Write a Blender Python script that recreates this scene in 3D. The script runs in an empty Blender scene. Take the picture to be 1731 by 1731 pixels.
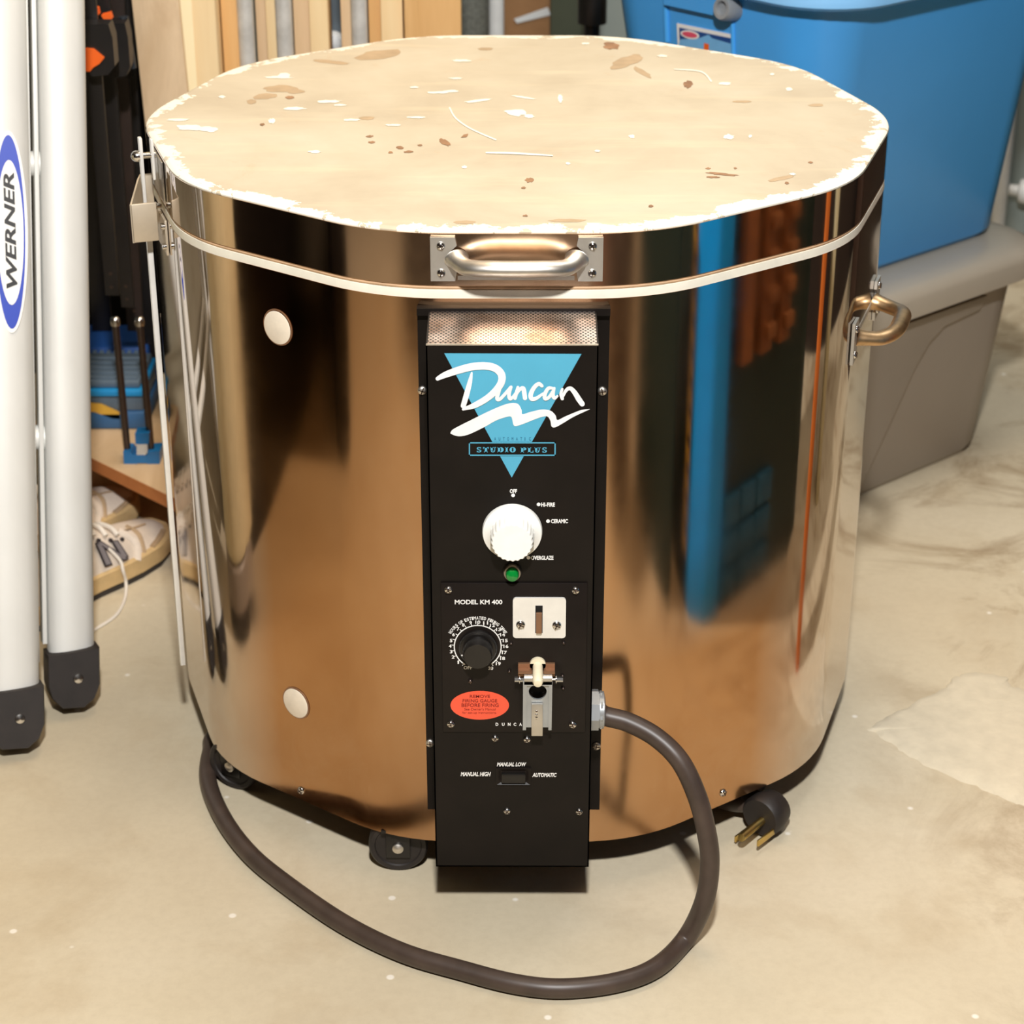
import bpy, bmesh, math, random
from mathutils import Vector as V, Matrix
random.seed(7)
sc = bpy.context.scene
COL = sc.collection
PI = math.pi
H = .6727                                   # height of the kiln's top above the floor

# ------------------------------------------------------------------ camera
F = 3534.8; PITCH = .4493; YAW = -.0048; ROLL = .0003
CAM = V((.0046, -2.0615, .5544 + H))
def ray(px, py):
    x = (px - 865.5) / F; u = -(py - 865.5) / F
    c, s = math.cos(ROLL), math.sin(ROLL); x, u = c*x + s*u, -s*x + c*u
    cp, sp = math.cos(PITCH), math.sin(PITCH); yy = cp + sp*u; z = -sp + cp*u
    c, s = math.cos(YAW), math.sin(YAW)
    return V((c*x + s*yy, -s*x + c*yy, z))
def hit(px, py, p, n):
    r = ray(px, py); n = V(n); t = (V(p) - CAM).dot(n) / r.dot(n)
    return CAM + r*t
def atz(px, py, z): return hit(px, py, (0, 0, z), (0, 0, 1))
def aty(px, py, y): return hit(px, py, (0, y, 0), (0, 1, 0))
fw = ray(865.5, 865.5); rt = (ray(865.5 + F, 865.5) - fw).normalized(); up = (ray(865.5, 865.5 - F) - fw).normalized()
fw = fw.normalized()
cd = bpy.data.cameras.new('camera'); co = bpy.data.objects.new('camera', cd); COL.objects.link(co)
cd.sensor_width = 36; cd.sensor_fit = 'HORIZONTAL'; cd.lens = 36*F/1731
co.matrix_world = Matrix(((rt.x, up.x, -fw.x, CAM.x), (rt.y, up.y, -fw.y, CAM.y), (rt.z, up.z, -fw.z, CAM.z), (0, 0, 0, 1)))
cd.clip_start = .05; cd.dof.use_dof = True; cd.dof.focus_distance = 1.86; cd.dof.aperture_fstop = 9.5
sc.camera = co

# ------------------------------------------------------------------ materials
def lin(c):
    return tuple(((v/255)/12.92 if v/255 <= .04045 else ((v/255 + .055)/1.055)**2.4) for v in c)
class NT:
    def __init__(s, name):
        s.m = bpy.data.materials.new(name); s.m.use_nodes = True; s.t = s.m.node_tree
        s.b = s.t.nodes['Principled BSDF']
    def n(s, kind, **kw):
        nd = s.t.nodes.new('ShaderNode' + kind)
        for k, v in kw.items():
            if k.startswith('i_'):
                k = k[2:].replace('_', ' ')
                nd.inputs[k].default_value = v
            else: setattr(nd, k, v)
        return nd
    def l(s, a, b): s.t.links.new(a, b)
    def coord(s): return s.n('TexCoord').outputs['Object']
    def noise(s, scale, detail=3, rough=.55, vec=None, stretch=None, dist=0):
        v = vec or s.coord()
        if stretch:
            mp = s.n('Mapping'); mp.inputs['Scale'].default_value = stretch; s.l(v, mp.inputs['Vector']); v = mp.outputs['Vector']
        nd = s.n('TexNoise'); nd.inputs['Scale'].default_value = scale; nd.inputs['Detail'].default_value = detail
        nd.inputs['Roughness'].default_value = rough; nd.inputs['Distortion'].default_value = dist
        s.l(v, nd.inputs['Vector']); return nd.outputs['Fac']
    def ramp(s, fac, stops, interp='LINEAR'):
        r = s.n('ValToRGB'); e = r.color_ramp.elements; r.color_ramp.interpolation = interp
        while len(e) < len(stops): e.new(.5)
        for el, (p, c) in zip(e, stops):
            el.position = p; el.color = (c, c, c, 1) if isinstance(c, (int, float)) else (*c, 1)
        s.l(fac, r.inputs['Fac']); return r.outputs['Color']
    def mix(s, fac, a, b, blend='MIX'):
        m = s.n('Mix', data_type='RGBA', blend_type=blend)
        for sock, v in ((m.inputs[0], fac), (m.inputs[6], a), (m.inputs[7], b)):
            if isinstance(v, (int, float)): sock.default_value = v
            elif isinstance(v, tuple): sock.default_value = (*v, 1)
            else: s.l(v, sock)
        return m.outputs[2]
    def math(s, op, a, b=0.):
        m = s.n('Math', operation=op)
        for sock, v in ((m.inputs[0], a), (m.inputs[1], b)):
            if isinstance(v, (int, float)): sock.default_value = v
            else: s.l(v, sock)
        return m.outputs[0]
    def color(s, c): s.l(c, s.b.inputs['Base Color'])
    def bump(s, h, strength=.2, dist=.001):
        b = s.n('Bump'); b.inputs['Strength'].default_value = strength; b.inputs['Distance'].default_value = dist
        s.l(h, b.inputs['Height']); s.l(b.outputs['Normal'], s.b.inputs['Normal'])
def mat(name, rgb, rough=.5, metal=0., var=.06, scale=40, spec=.5, stretch=None, coat=0, bump=0):
    t = NT(name); c = lin(rgb)
    f = t.noise(scale, 4, .6, stretch=stretch)
    k = t.ramp(f, [(.3, tuple(v*(1 - var) for v in c)), (.7, tuple(min(1, v*(1 + var)) for v in c))])
    t.color(k); t.b.inputs['Roughness'].default_value = rough; t.b.inputs['Metallic'].default_value = metal
    t.b.inputs['Specular IOR Level'].default_value = spec; t.b.inputs['Coat Weight'].default_value = coat
    if bump: t.bump(f, bump, .002)
    return t.m

def m_mirror(name, band=False):
    t = NT(name)
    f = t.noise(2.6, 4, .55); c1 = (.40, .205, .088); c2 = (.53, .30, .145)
    sp = t.n('SeparateXYZ'); t.l(t.coord(), sp.inputs[0])
    ax = t.math('ABSOLUTE', sp.outputs['X']); fr = t.math('LESS_THAN', sp.outputs['Y'], 0.)
    worn = t.math('MULTIPLY', t.math('MULTIPLY', t.ramp(ax, [(.10, 1.), (.19, 0.)]), fr), t.ramp(t.noise(9, 6, .7, stretch=(1, 1, .5)), [(.25, .35), (.65, 1.)]))
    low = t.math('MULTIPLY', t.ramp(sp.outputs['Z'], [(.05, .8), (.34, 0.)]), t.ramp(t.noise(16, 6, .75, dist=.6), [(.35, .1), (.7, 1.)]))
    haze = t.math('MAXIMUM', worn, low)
    base = t.ramp(f, [(.3, c1), (.7, c2)])
    side = t.math('MULTIPLY', t.ramp(sp.outputs['X'], [(.09, 0.), (.17, 1.)]), t.ramp(sp.outputs['Z'], [(.24, 0.), (.36, 1.)]))   # reflection colour painted in: paler tint where mirrored things look less orange
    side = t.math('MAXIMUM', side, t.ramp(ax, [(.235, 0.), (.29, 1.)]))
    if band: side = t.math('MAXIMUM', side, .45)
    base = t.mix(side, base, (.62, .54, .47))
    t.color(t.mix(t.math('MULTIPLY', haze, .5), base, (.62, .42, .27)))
    t.b.inputs['Metallic'].default_value = 1
    r = t.noise(7, 5, .65); rr = t.math('ADD', t.ramp(r, [(.3, .03), (.7, .10)]), t.math('MULTIPLY', haze, .16)); t.l(rr, t.b.inputs['Roughness'])
    t.bump(t.noise(9, 2, .4, stretch=(1, 1, .35)), .06, .003)
    return t.m
def m_floor():
    t = NT('trowelled_concrete')
    a = t.noise(1.7, 5, .6); b = t.noise(6, 6, .65, dist=.4); g = t.noise(90, 4, .7)
    base = t.ramp(a, [(.32, lin((194, 180, 154))), (.5, lin((206, 193, 166))), (.68, lin((214, 202, 177)))])
    base = t.mix(t.ramp(b, [(.52, 0.), (.75, .38)]), base, lin((172, 148, 112)))
    sp = t.n('SeparateXYZ'); t.l(t.coord(), sp.inputs[0])
    side = t.ramp(t.math('MULTIPLY', sp.outputs['X'], 1.0), [(.36, 0.), (.55, 1.)])
    st = t.noise(4.2, 7, .7, dist=1.2)
    base = t.mix(t.math('MULTIPLY', side, t.ramp(st, [(.5, 0.), (.64, .55)])), base, lin((126, 97, 60)))
    base = t.mix(t.ramp(g, [(.4, 0.), (.8, .16)]), base, lin((150, 132, 105)))
    vo = t.n('TexVoronoi', feature='F1'); vo.inputs['Scale'].default_value = 17; t.l(t.coord(), vo.inputs['Vector'])
    base = t.mix(t.ramp(vo.outputs['Distance'], [(.045, .8), (.075, 0.)]), base, lin((240, 234, 222)))
    vo = t.n('TexVoronoi', feature='F1'); vo.inputs['Scale'].default_value = 7.3; t.l(t.coord(), vo.inputs['Vector'])
    base = t.mix(t.ramp(vo.outputs['Distance'], [(.018, .8), (.03, 0.)]), base, lin((150, 90, 50)))
    t.color(base); t.b.inputs['Roughness'].default_value = .62; t.b.inputs['Specular IOR Level'].default_value = .3
    t.bump(g, .12, .001); return t.m
def m_lid():
    t = NT('lid_brick_coating')
    a = t.noise(4.5, 6, .62, dist=.3); b = t.noise(11, 6, .7, dist=.8); s = t.noise(5, 5, .6, stretch=(1, 7, 1))
    base = t.ramp(a, [(.3, lin((186, 172, 148))), (.5, lin((200, 188, 164))), (.7, lin((210, 200, 178)))])
    base = t.mix(t.ramp(b, [(.6, 0.), (.74, .4)]), base, lin((198, 162, 120)))
    base = t.mix(t.ramp(s, [(.55, 0.), (.8, .35)]), base, lin((240, 224, 190)))
    at = t.n('Attribute', attribute_name='edge'); n2 = t.noise(26, 5, .7)
    chip = t.math('GREATER_THAN', t.math('MULTIPLY', n2, t.math('POWER', at.outputs['Fac'], 1.0)), .455)
    base = t.mix(chip, base, lin((243, 238, 222)))
    t.color(base); t.b.inputs['Roughness'].default_value = .6; t.bump(chip, .3, .001); return t.m
def m_wood(name, c1, c2, rough=.6, axis=(14, 14, .9)):
    t = NT(name); f = t.noise(2.2, 6, .65, stretch=axis, dist=.6); g = t.noise(9, 4, .6, stretch=(5, 5, .5))
    base = t.ramp(f, [(.3, lin(c1)), (.7, lin(c2))]); base = t.mix(t.ramp(g, [(.55, 0.), (.8, .4)]), base, tuple(v*.72 for v in lin(c1)))
    t.color(base); t.b.inputs['Roughness'].default_value = rough; return t.m
def m_grille():
    t = NT('perforated_steel_mesh')
    sp = t.n('SeparateXYZ'); t.l(t.coord(), sp.inputs[0])
    k = 2*PI/.0042
    u = t.math('COSINE', t.math('MULTIPLY', sp.outputs['X'], k)); v = t.math('COSINE', t.math('MULTIPLY', sp.outputs['Y'], k*.8))
    hole = t.math('GREATER_THAN', t.math('MULTIPLY', u, v), .18)
    f = t.noise(22, 4, .6)
    metal = t.ramp(f, [(.35, lin((120, 92, 72))), (.65, lin((205, 195, 190)))])
    t.color(t.mix(hole, metal, (.006, .004, .003))); t.b.inputs['Roughness'].default_value = .42
    t.l(t.math('SUBTRACT', 1.0, hole), t.b.inputs['Metallic']); return t.m
M = {}
M['mirror'] = m_mirror('polished_stainless_steel'); M['band'] = m_mirror('polished_lid_band', True); M['floor'] = m_floor(); M['lid'] = m_lid(); M['grille'] = m_grille()
M['chip'] = mat('bare_fibre', (243, 238, 224), .8); M['stain'] = mat('brown_stain', (156, 118, 86), .6, var=.3, scale=60)
M['stain_pale'] = mat('tan_stain', (184, 160, 128), .6, var=.12, scale=50)
M['seam'] = mat('lid_seam_cement', (205, 168, 130), .7, var=.15); M['dark_seam'] = mat('seam_gap', (60, 40, 25), .8)
M['fibre'] = mat('white_fibre_rim', (246, 240, 222), .85)
M['brick'] = mat('white_firebrick', (236, 222, 200), .9, var=.1)
M['brushed'] = mat('brushed_steel', (178, 172, 162), .34, 1., var=.12, scale=30, stretch=(1, 1, 12))
M['zinc'] = mat('dull_zinc_plate', (205, 200, 190), .45, .85, var=.08)
M['handle'] = mat('worn_nickel', (226, 220, 210), .42, 1., var=.12, scale=60)
M['handle_b'] = mat('worn_bronze', (204, 170, 128), .4, 1., var=.2, scale=70)
M['chrome'] = mat('chrome', (222, 220, 216), .16, 1., var=.03)
M['paint'] = mat('black_panel_paint', (19, 14, 11), .45, var=.25, scale=25, spec=.25)
M['plate'] = mat('black_sub_panel', (25, 19, 16), .45, var=.2, scale=30, spec=.25)
M['black'] = mat('black_plastic', (24, 21, 19), .35, var=.2); M['rubber'] = mat('black_rubber', (38, 32, 29), .55, var=.25)
M['cord'] = mat('black_rubber_cord', (70, 57, 49), .42, var=.25, scale=30)
M['hole'] = mat('dark_hole', (8, 5, 4), .8)
M['white_plastic'] = mat('white_plastic', (250, 248, 240), .3, coat=.2); M['ink'] = mat('white_ink', (245, 243, 238), .5)
M['teal'] = mat('teal_ink', (84, 172, 202), .5, var=.03); M['teal_dark'] = mat('dark_teal_ink', (30, 95, 125), .5)
M['green'] = mat('green_lens', (6, 130, 50), .15, coat=.6); M['bezel'] = mat('grey_bezel', (150, 140, 128), .3, .8)
M['sticker'] = mat('red_orange_sticker', (243, 92, 62), .5, var=.03); M['dark_red'] = mat('dark_red_ink', (140, 30, 20), .5)
M['alu_plate'] = mat('white_satin_plate', (242, 240, 234), .3, .35); M['ceramic'] = mat('cream_ceramic', (240, 228, 196), .4)
M['cast'] = mat('grey_cast_metal', (176, 180, 182), .4, .6, var=.08); M['tube'] = mat('stain_shade_brown', (150, 112, 84), .4, .5)
M['alu'] = mat('matte_aluminium', (223, 223, 219), .5, .15, var=.04, scale=18, stretch=(1, 1, .3))
M['blue_ink'] = mat('blue_label_ink', (18, 58, 178), .45, var=.02); M['black_ink'] = mat('black_ink', (22, 20, 20), .5)
M['brass'] = mat('brass', (206, 178, 108), .35, 1., var=.1)
M['orange'] = mat('orange_pad', (246, 104, 26), .5); M['clamp'] = mat('black_clamp_bar', (26, 23, 22), .4, var=.25, scale=20)
M['clamp_b'] = mat('brown_black_bar', (46, 34, 29), .45, var=.25, scale=20); M['steel_bar'] = mat('blued_steel', (62, 70, 78), .35, .6)
M['jaw_blue'] = mat('blue_enamel', (24, 106, 164), .4, coat=.2); M['rod'] = mat('dark_oiled_rod', (96, 84, 78), .3, .9)
M['case_blue'] = mat('blue_case_plastic', (52, 96, 140), .45); M['case_grey'] = mat('grey_translucent_plastic', (92, 108, 122), .4)
M['case_sky'] = mat('sky_blue_plastic', (28, 138, 198), .4); M['yellow'] = mat('yellow_strip', (214, 166, 62), .5)
M['lumber'] = m_wood('pale_pine', (240, 208, 156), (250, 226, 180)); M['lumber_d'] = m_wood('amber_pine', (218, 170, 108), (238, 194, 134))
M['lumber_t'] = m_wood('tan_pine', (220, 188, 146), (236, 208, 170)); M['lumber_y'] = m_wood('pale_yellow_pine', (252, 236, 190), (254, 242, 206))
M['ply'] = m_wood('rough_plywood', (206, 176, 138), (234, 208, 172), axis=(7, 7, 3)); M['plank'] = m_wood('reddish_plank', (186, 112, 58), (206, 132, 74), axis=(9, 1, 9))
M['plank_top'] = m_wood('tan_plank', (196, 164, 124), (214, 184, 146), axis=(9, 1, 9))
M['galv'] = mat('galvanised_steel', (204, 203, 198), .45, .2, var=.12, scale=50)
M['shoe'] = mat('dirty_white_leather', (226, 212, 196), .6, var=.16, scale=22); M['shoe_d'] = mat('scuffed_tan_trim', (176, 150, 118), .7, var=.2, scale=30)
M['sole'] = mat('yellowed_sole', (208, 178, 128), .7, var=.12); M['outsole'] = mat('dark_outsole', (56, 50, 46), .8); M['lace'] = mat('grey_white_lace', (232, 224, 212), .8)
M['n_grey'] = mat('grey_letter', (128, 122, 124), .5); M['n_dark'] = mat('dark_letter_edge', (52, 46, 50), .5)
M['tote_grey'] = mat('grey_tote_plastic', (148, 138, 127), .42, var=.03, scale=8); M['lid_grey'] = mat('taupe_lid_plastic', (168, 158, 142), .3, var=.03, scale=8)
M['tote_blue'] = mat('blue_tote_plastic', (76, 170, 244), .36, var=.03, scale=8); M['lid_blue'] = mat('light_blue_lid', (136, 196, 246), .32, var=.03, scale=8)
M['latch'] = mat('grey_latch', (140, 144, 148), .4); M['sky'] = mat('pale_sky_print', (120, 184, 232), .5); M['navy'] = mat('navy_print', (28, 74, 140), .5); M['pink'] = mat('pink_print', (226, 84, 110), .5)
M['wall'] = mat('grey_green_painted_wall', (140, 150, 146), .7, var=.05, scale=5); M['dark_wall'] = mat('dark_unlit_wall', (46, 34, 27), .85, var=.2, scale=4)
M['ceil'] = mat('dull_ceiling', (150, 140, 128), .8); M['patch'] = mat('pale_mortar_patch', (209, 198, 174), .9, var=.07, scale=45, bump=.6)
M['backdrop_black'] = mat('matte_black_shade', (12, 10, 9), .9, spec=.1); M['bag'] = mat('black_bag_plastic', (20, 16, 14), .4, spec=.3)
M['cabinet'] = mat('dark_green_cabinet_paint', (28, 44, 38), .5, var=.2, scale=12); M['cab_blue'] = mat('bright_blue_plastic', (0, 160, 255), .4); M['tile_blue'] = mat('dull_blue_tile', (40, 92, 120), .5, var=.3, scale=20)
M['cab_yellow'] = mat('yellow_grating', (222, 172, 44), .5); M['cab_wood'] = mat('brown_peg_wood', (150, 92, 48), .6, var=.2); M['post_orange'] = mat('orange_stained_wood', (226, 120, 44), .6, var=.1, scale=12); M['post_cream'] = mat('cream_painted_post', (224, 214, 176), .6)
M['cardboard'] = mat('brown_cardboard', (142, 106, 70), .8, var=.08); M['tape'] = mat('white_strip', (206, 212, 216), .5); M['dark_green'] = mat('dark_green_board', (62, 68, 52), .7)
M['filter'] = mat('grey_wire_mesh', (140, 144, 138), .5, .3, var=.3, scale=160); M['steel_grey'] = mat('grey_blue_steel', (108, 120, 130), .45, .3); M['pvc'] = mat('white_pvc', (214, 218, 220), .4)
M['red'] = mat('red_plastic', (190, 24, 24), .4)

# ------------------------------------------------------------------ object helpers
ROOT = {}
def thing(name, label, cat, loc, group=None):
    o = bpy.data.objects.new(name, None); COL.objects.link(o); o.location = loc; o.empty_display_size = .05
    o['label'] = label; o['category'] = cat
    if group: o['group'] = group
    ROOT[o.name] = V(loc); return o
def tag(o, label, cat, group=None):
    o['label'] = label; o['category'] = cat
    if group: o['group'] = group
    return o
def origin(o):
    while o.parent: o = o.parent
    return ROOT[o.name]
def obj(name, bm, m, parent=None, smooth=True, loc=None, label=None, angle=40):
    """bm is in world coordinates; the mesh is stored relative to its thing's base."""
    base = origin(parent) if parent else (V(loc) if loc is not None else V((0, 0, 0)))
    bmesh.ops.translate(bm, verts=bm.verts, vec=-base)
    bmesh.ops.recalc_face_normals(bm, faces=bm.faces)
    me = bpy.data.meshes.new(name); bm.to_mesh(me); bm.free()
    for mm in (m if isinstance(m, (list, tuple)) else [m]): me.materials.append(mm)
    if smooth:
        for p in me.polygons: p.use_smooth = True
        me.set_sharp_from_angle(angle=math.radians(angle))
    o = bpy.data.objects.new(name, me); COL.objects.link(o)
    if parent: o.parent = parent
    else: o.location = base; ROOT[o.name] = base
    if label: o['label'] = label
    return o
def struct(name, bm, m, smooth=False):
    o = obj(name, bm, m, smooth=smooth); o['kind'] = 'structure'; return o
def B(): return bmesh.new()
def faces(bm, vs, fs, mi=0):
    bv = [bm.verts.new(v) for v in vs]
    for f in fs:
        try: fc = bm.faces.new([bv[i] for i in f]); fc.material_index = mi
        except ValueError: pass
    return bv
class Fr:
    """local frame: origin + three axes"""
    def __init__(s, o, u=(1, 0, 0), v=(0, 1, 0), w=(0, 0, 1)): s.o, s.u, s.v, s.w = V(o), V(u).normalized(), V(v).normalized(), V(w).normalized()
    def __call__(s, a, b, c=0.): return s.o + s.u*a + s.v*b + s.w*c
W0 = Fr((0, 0, 0))
def box(bm, a0, a1, b0, b1, c0, c1, fr=W0, bev=0., mi=0, seg=2):
    t = bmesh.new()
    faces(t, [fr(a, b, c) for c in (c0, c1) for b in (b0, b1) for a in (a0, a1)], [(0, 1, 3, 2), (4, 6, 7, 5), (0, 4, 5, 1), (2, 3, 7, 6), (0, 2, 6, 4), (1, 5, 7, 3)])
    if bev: bmesh.ops.bevel(t, geom=t.edges[:], offset=bev, segments=seg, affect='EDGES', profile=.5)
    merge(bm, t, mi)
def merge(bm, t, mi=0):
    t.verts.index_update(); bv = [bm.verts.new(v.co) for v in t.verts]
    for f in t.faces:
        try: nf = bm.faces.new([bv[v.index] for v in f.verts]); nf.material_index = mi
        except ValueError: pass
    t.free()
def perp(d):
    d = d.normalized(); a = V((0, 0, 1)) if abs(d.z) < .9 else V((1, 0, 0))
    u = d.cross(a).normalized(); return u, d.cross(u).normalized()
def loft(bm, rings, cap=True, closed=False, mi=0):
    n = len(rings[0]); R = [[bm.verts.new(p) for p in r] for r in rings]
    for i in range(len(R) - (0 if closed else 1)):
        a, b = R[i], R[(i + 1) % len(R)]
        for j in range(n):
            f = bm.faces.new([a[j], a[(j + 1) % n], b[(j + 1) % n], b[j]]); f.material_index = mi
    if cap and not closed:
        f = bm.faces.new(R[0][::-1]); f.material_index = mi; f = bm.faces.new(R[-1]); f.material_index = mi
def lathe(bm, prof, o, d, n=32, mi=0, cap=True):
    o, d = V(o), V(d).normalized(); u, w = perp(d)
    loft(bm, [[o + d*h + u*(r*math.cos(2*PI*k/n)) + w*(r*math.sin(2*PI*k/n)) for k in range(n)] for r, h in prof], cap=cap, mi=mi)
def cyl(bm, p0, p1, r0, r1=None, n=24, mi=0):
    p0, p1 = V(p0), V(p1); L = (p1 - p0).length
    lathe(bm, [(r0, 0), (r0 if r1 is None else r1, L)], p0, p1 - p0, n, mi)
def spline(pts, k=8):
    P = [V(p) for p in pts]; out = []
    for i in range(len(P) - 1):
        a, b, c, d = P[max(i - 1, 0)], P[i], P[i + 1], P[min(i + 2, len(P) - 1)]
        for j in range(k):
            t = j/k; out.append(.5*((2*b) + (c - a)*t + (2*a - 5*b + 4*c - d)*t*t + (3*b - a - 3*c + d)*t**3))
    out.append(P[-1]); return out
def tube(bm, pts, r, n=16, sm=8, mi=0, flat=1., closed=False):
    P = spline(pts, sm) if sm else [V(p) for p in pts]
    rings = []; pu = None; N = len(P)
    for i, p in enumerate(P):
        d = (P[min(i + 1, N - 1)] - P[max(i - 1, 0)]).normalized()
        if pu is None: pu, _ = perp(d)
        u = (pu - d*pu.dot(d)).normalized(); w = d.cross(u); pu = u
        rr = r(i/(N - 1)) if callable(r) else r
        rings.append([p + u*(rr*math.cos(2*PI*k/n)) + w*(rr*flat*math.sin(2*PI*k/n)) for k in range(n)])
    loft(bm, rings, mi=mi)
def prism(bm, pts, dv, mi=0):
    """closed polygon of 3-D points pushed along dv"""
    dv = V(dv); loft(bm, [[V(p) for p in pts], [V(p) + dv for p in pts]], mi=mi)
def rrect(w, h, r, k=5, cx=0, cy=0):
    out = []
    for sx, sy, a0 in ((1, 1, 0), (-1, 1, PI/2), (-1, -1, PI), (1, -1, 1.5*PI)):
        for j in range(k + 1):
            a = a0 + PI/2*j/k; out.append((cx + sx*(w/2 - r) + r*math.cos(a), cy + sy*(h/2 - r) + r*math.sin(a)))
    return out
def flat(bm, pts, mi=0):
    f = bm.faces.new([bm.verts.new(V(p)) for p in pts]); f.material_index = mi
def ell(cx, cy, rx, ry, n=40, rot=0):
    c, s = math.cos(rot), math.sin(rot)
    return [(cx + rx*math.cos(2*PI*k/n)*c - ry*math.sin(2*PI*k/n)*s, cy + rx*math.cos(2*PI*k/n)*s + ry*math.sin(2*PI*k/n)*c) for k in range(n)]

# ------------------------------------------------------------------ lettering
def glyphs(s, bold=0., shear=0., space=1.):
    cu = bpy.data.curves.new('t', 'FONT'); cu.body = s; cu.offset = bold; cu.shear = shear; cu.space_character = space; cu.resolution_u = 3
    o = bpy.data.objects.new('t', cu); COL.objects.link(o); bpy.context.view_layer.update()
    me = o.evaluated_get(bpy.context.evaluated_depsgraph_get()).to_mesh()
    vs = [(v.co.x, v.co.y) for v in me.vertices]; fs = [tuple(p.vertices) for p in me.polygons]
    bpy.data.objects.remove(o); bpy.data.curves.remove(cu); return vs, fs
def put_text(bm, s, x0, y0, x1, y1, f, bold=.02, shear=0., space=1., mi=0):
    """fits a word into the rectangle (x0,y0)-(x1,y1), y down, and maps it with f"""
    vs, fs = glyphs(s, bold, shear, space)
    ax, bx_ = min(v[0] for v in vs), max(v[0] for v in vs); ay, by = min(v[1] for v in vs), max(v[1] for v in vs)
    faces(bm, [f(x0 + (v[0] - ax)/(bx_ - ax)*(x1 - x0), y1 - (v[1] - ay)/(by - ay)*(y1 - y0)) for v in vs], fs, mi)
LIFT = [0]
def stroke(bm, pts, f, k=10, mi=0, nrm=(0, -1, 0), wide=1., caps=True):
    """brush stroke through (x, y, width) points, every dab a hair above the last"""
    P = spline([(a, b, c*wide) for a, b, c in pts], k); nrm = V(nrm); LIFT[0] = LIFT[0] % 200
    def dab(ring):
        LIFT[0] += 1; flat(bm, [f(*e) + nrm*(LIFT[0]*2e-6) for e in ring], mi)
    for i in range(len(P) - 1):
        a, c = P[i], P[i + 1]; d = c - a; d.z = 0; d.normalize(); nx, ny = -d.y, d.x
        dab([(a.x + nx*a.z/2, a.y + ny*a.z/2), (c.x + nx*c.z/2, c.y + ny*c.z/2), (c.x - nx*c.z/2, c.y - ny*c.z/2), (a.x - nx*a.z/2, a.y - ny*a.z/2)])
    if caps:
        for q in P: dab(ell(q.x, q.y, q.z/2, q.z/2, 14))

# ------------------------------------------------------------------ the room
b = B(); box(b, -2.6, 1.6, -2.5, 1.62, -.05, 0); struct('floor', b, M['floor'])
b = B(); box(b, -2.6, 1.6, 1.57, 1.67, 0, 2.5); struct('wall_back', b, M['wall'])
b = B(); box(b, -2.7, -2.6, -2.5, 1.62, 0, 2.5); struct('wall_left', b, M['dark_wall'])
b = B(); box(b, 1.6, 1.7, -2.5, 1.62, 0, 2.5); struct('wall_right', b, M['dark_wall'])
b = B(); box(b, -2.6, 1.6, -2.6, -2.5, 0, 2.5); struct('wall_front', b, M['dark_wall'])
b = B(); box(b, -2.6, 1.6, -2.5, 1.62, 2.5, 2.55); struct('ceiling', b, M['ceil'])
# raised mortar patch on the floor, right
pp = [(1466, 1232), (1500, 1212), (1545, 1188), (1598, 1162), (1614, 1143), (1648, 1136), (1702, 1145), (1712, 1160), (1780, 1180), (1800, 1390), (1731, 1362), (1700, 1350), (1640, 1326), (1560, 1292), (1520, 1268), (1490, 1246)]
b = B(); P = [atz(x, y, 0) for x, y in pp]; c = sum(P, V())/len(P)
fine = []
for i in range(len(P)):
    for k in range(6):
        q = P[i].lerp(P[(i + 1) % len(P)], k/6); fine.append(q + V((random.uniform(-.0018, .0018), random.uniform(-.0022, .0022), 0)))
loft(b, [fine, [q.lerp(c, .04) + V((0, 0, .0022)) for q in fine], [q.lerp(c, .14) + V((0, 0, .0038)) for q in fine], [q.lerp(c, .6) + V((0, 0, .0042)) for q in fine]])
o = struct('floor_patch', b, M['patch'], True)

# ------------------------------------------------------------------ the kiln
kiln = thing('pottery_kiln', 'round stainless steel pottery kiln on casters with black control box and tan lid', 'kiln', (0, 0, 0))
RC, RR, NS = .38, .1756, 10
def deca(inset=0., k=8):
    out = []; ap = RC*math.cos(PI/NS)
    sc_ = (ap - inset)/ap; rc = RC*sc_; rr = max(.004, RR - inset)
    for i in range(NS):
        a = (i + .5)*2*PI/NS - PI/2; c = rc - rr/math.cos(PI/NS)
        for j in range(k + 1):
            t = a + (j/k - .5)*2*PI/NS; out.append((c*math.cos(a) + rr*math.cos(t), c*math.sin(a) + rr*math.sin(t)))
    return out
def ring(inset, z, k=8): return [V((x, y, z)) for x, y in deca(inset, k)]
ZJ0, ZJ1 = H - .6227, .611
b = B(); loft(b, [ring(.004, ZJ0 + .0), ring(0, ZJ0), ring(0, ZJ0 + .3), ring(0, ZJ1), ring(.003, ZJ1)], cap=False)
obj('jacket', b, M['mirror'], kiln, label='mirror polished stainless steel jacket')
b = B(); loft(b, [ring(.003, ZJ0 + .006), ring(.003, ZJ0 + .05)]); obj('base_plate', b, M['dark_seam'], kiln)
b = B(); loft(b, [ring(.06, ZJ1 - .02), ring(.004, ZJ1 - .02), ring(.0005, ZJ1 + .0005), ring(.0005, .6185), ring(.003, .619), ring(.06, .619)], cap=False); obj('firebrick_rim', b, M['fibre'], kiln, label='white fibre rim under the lid')
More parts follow.
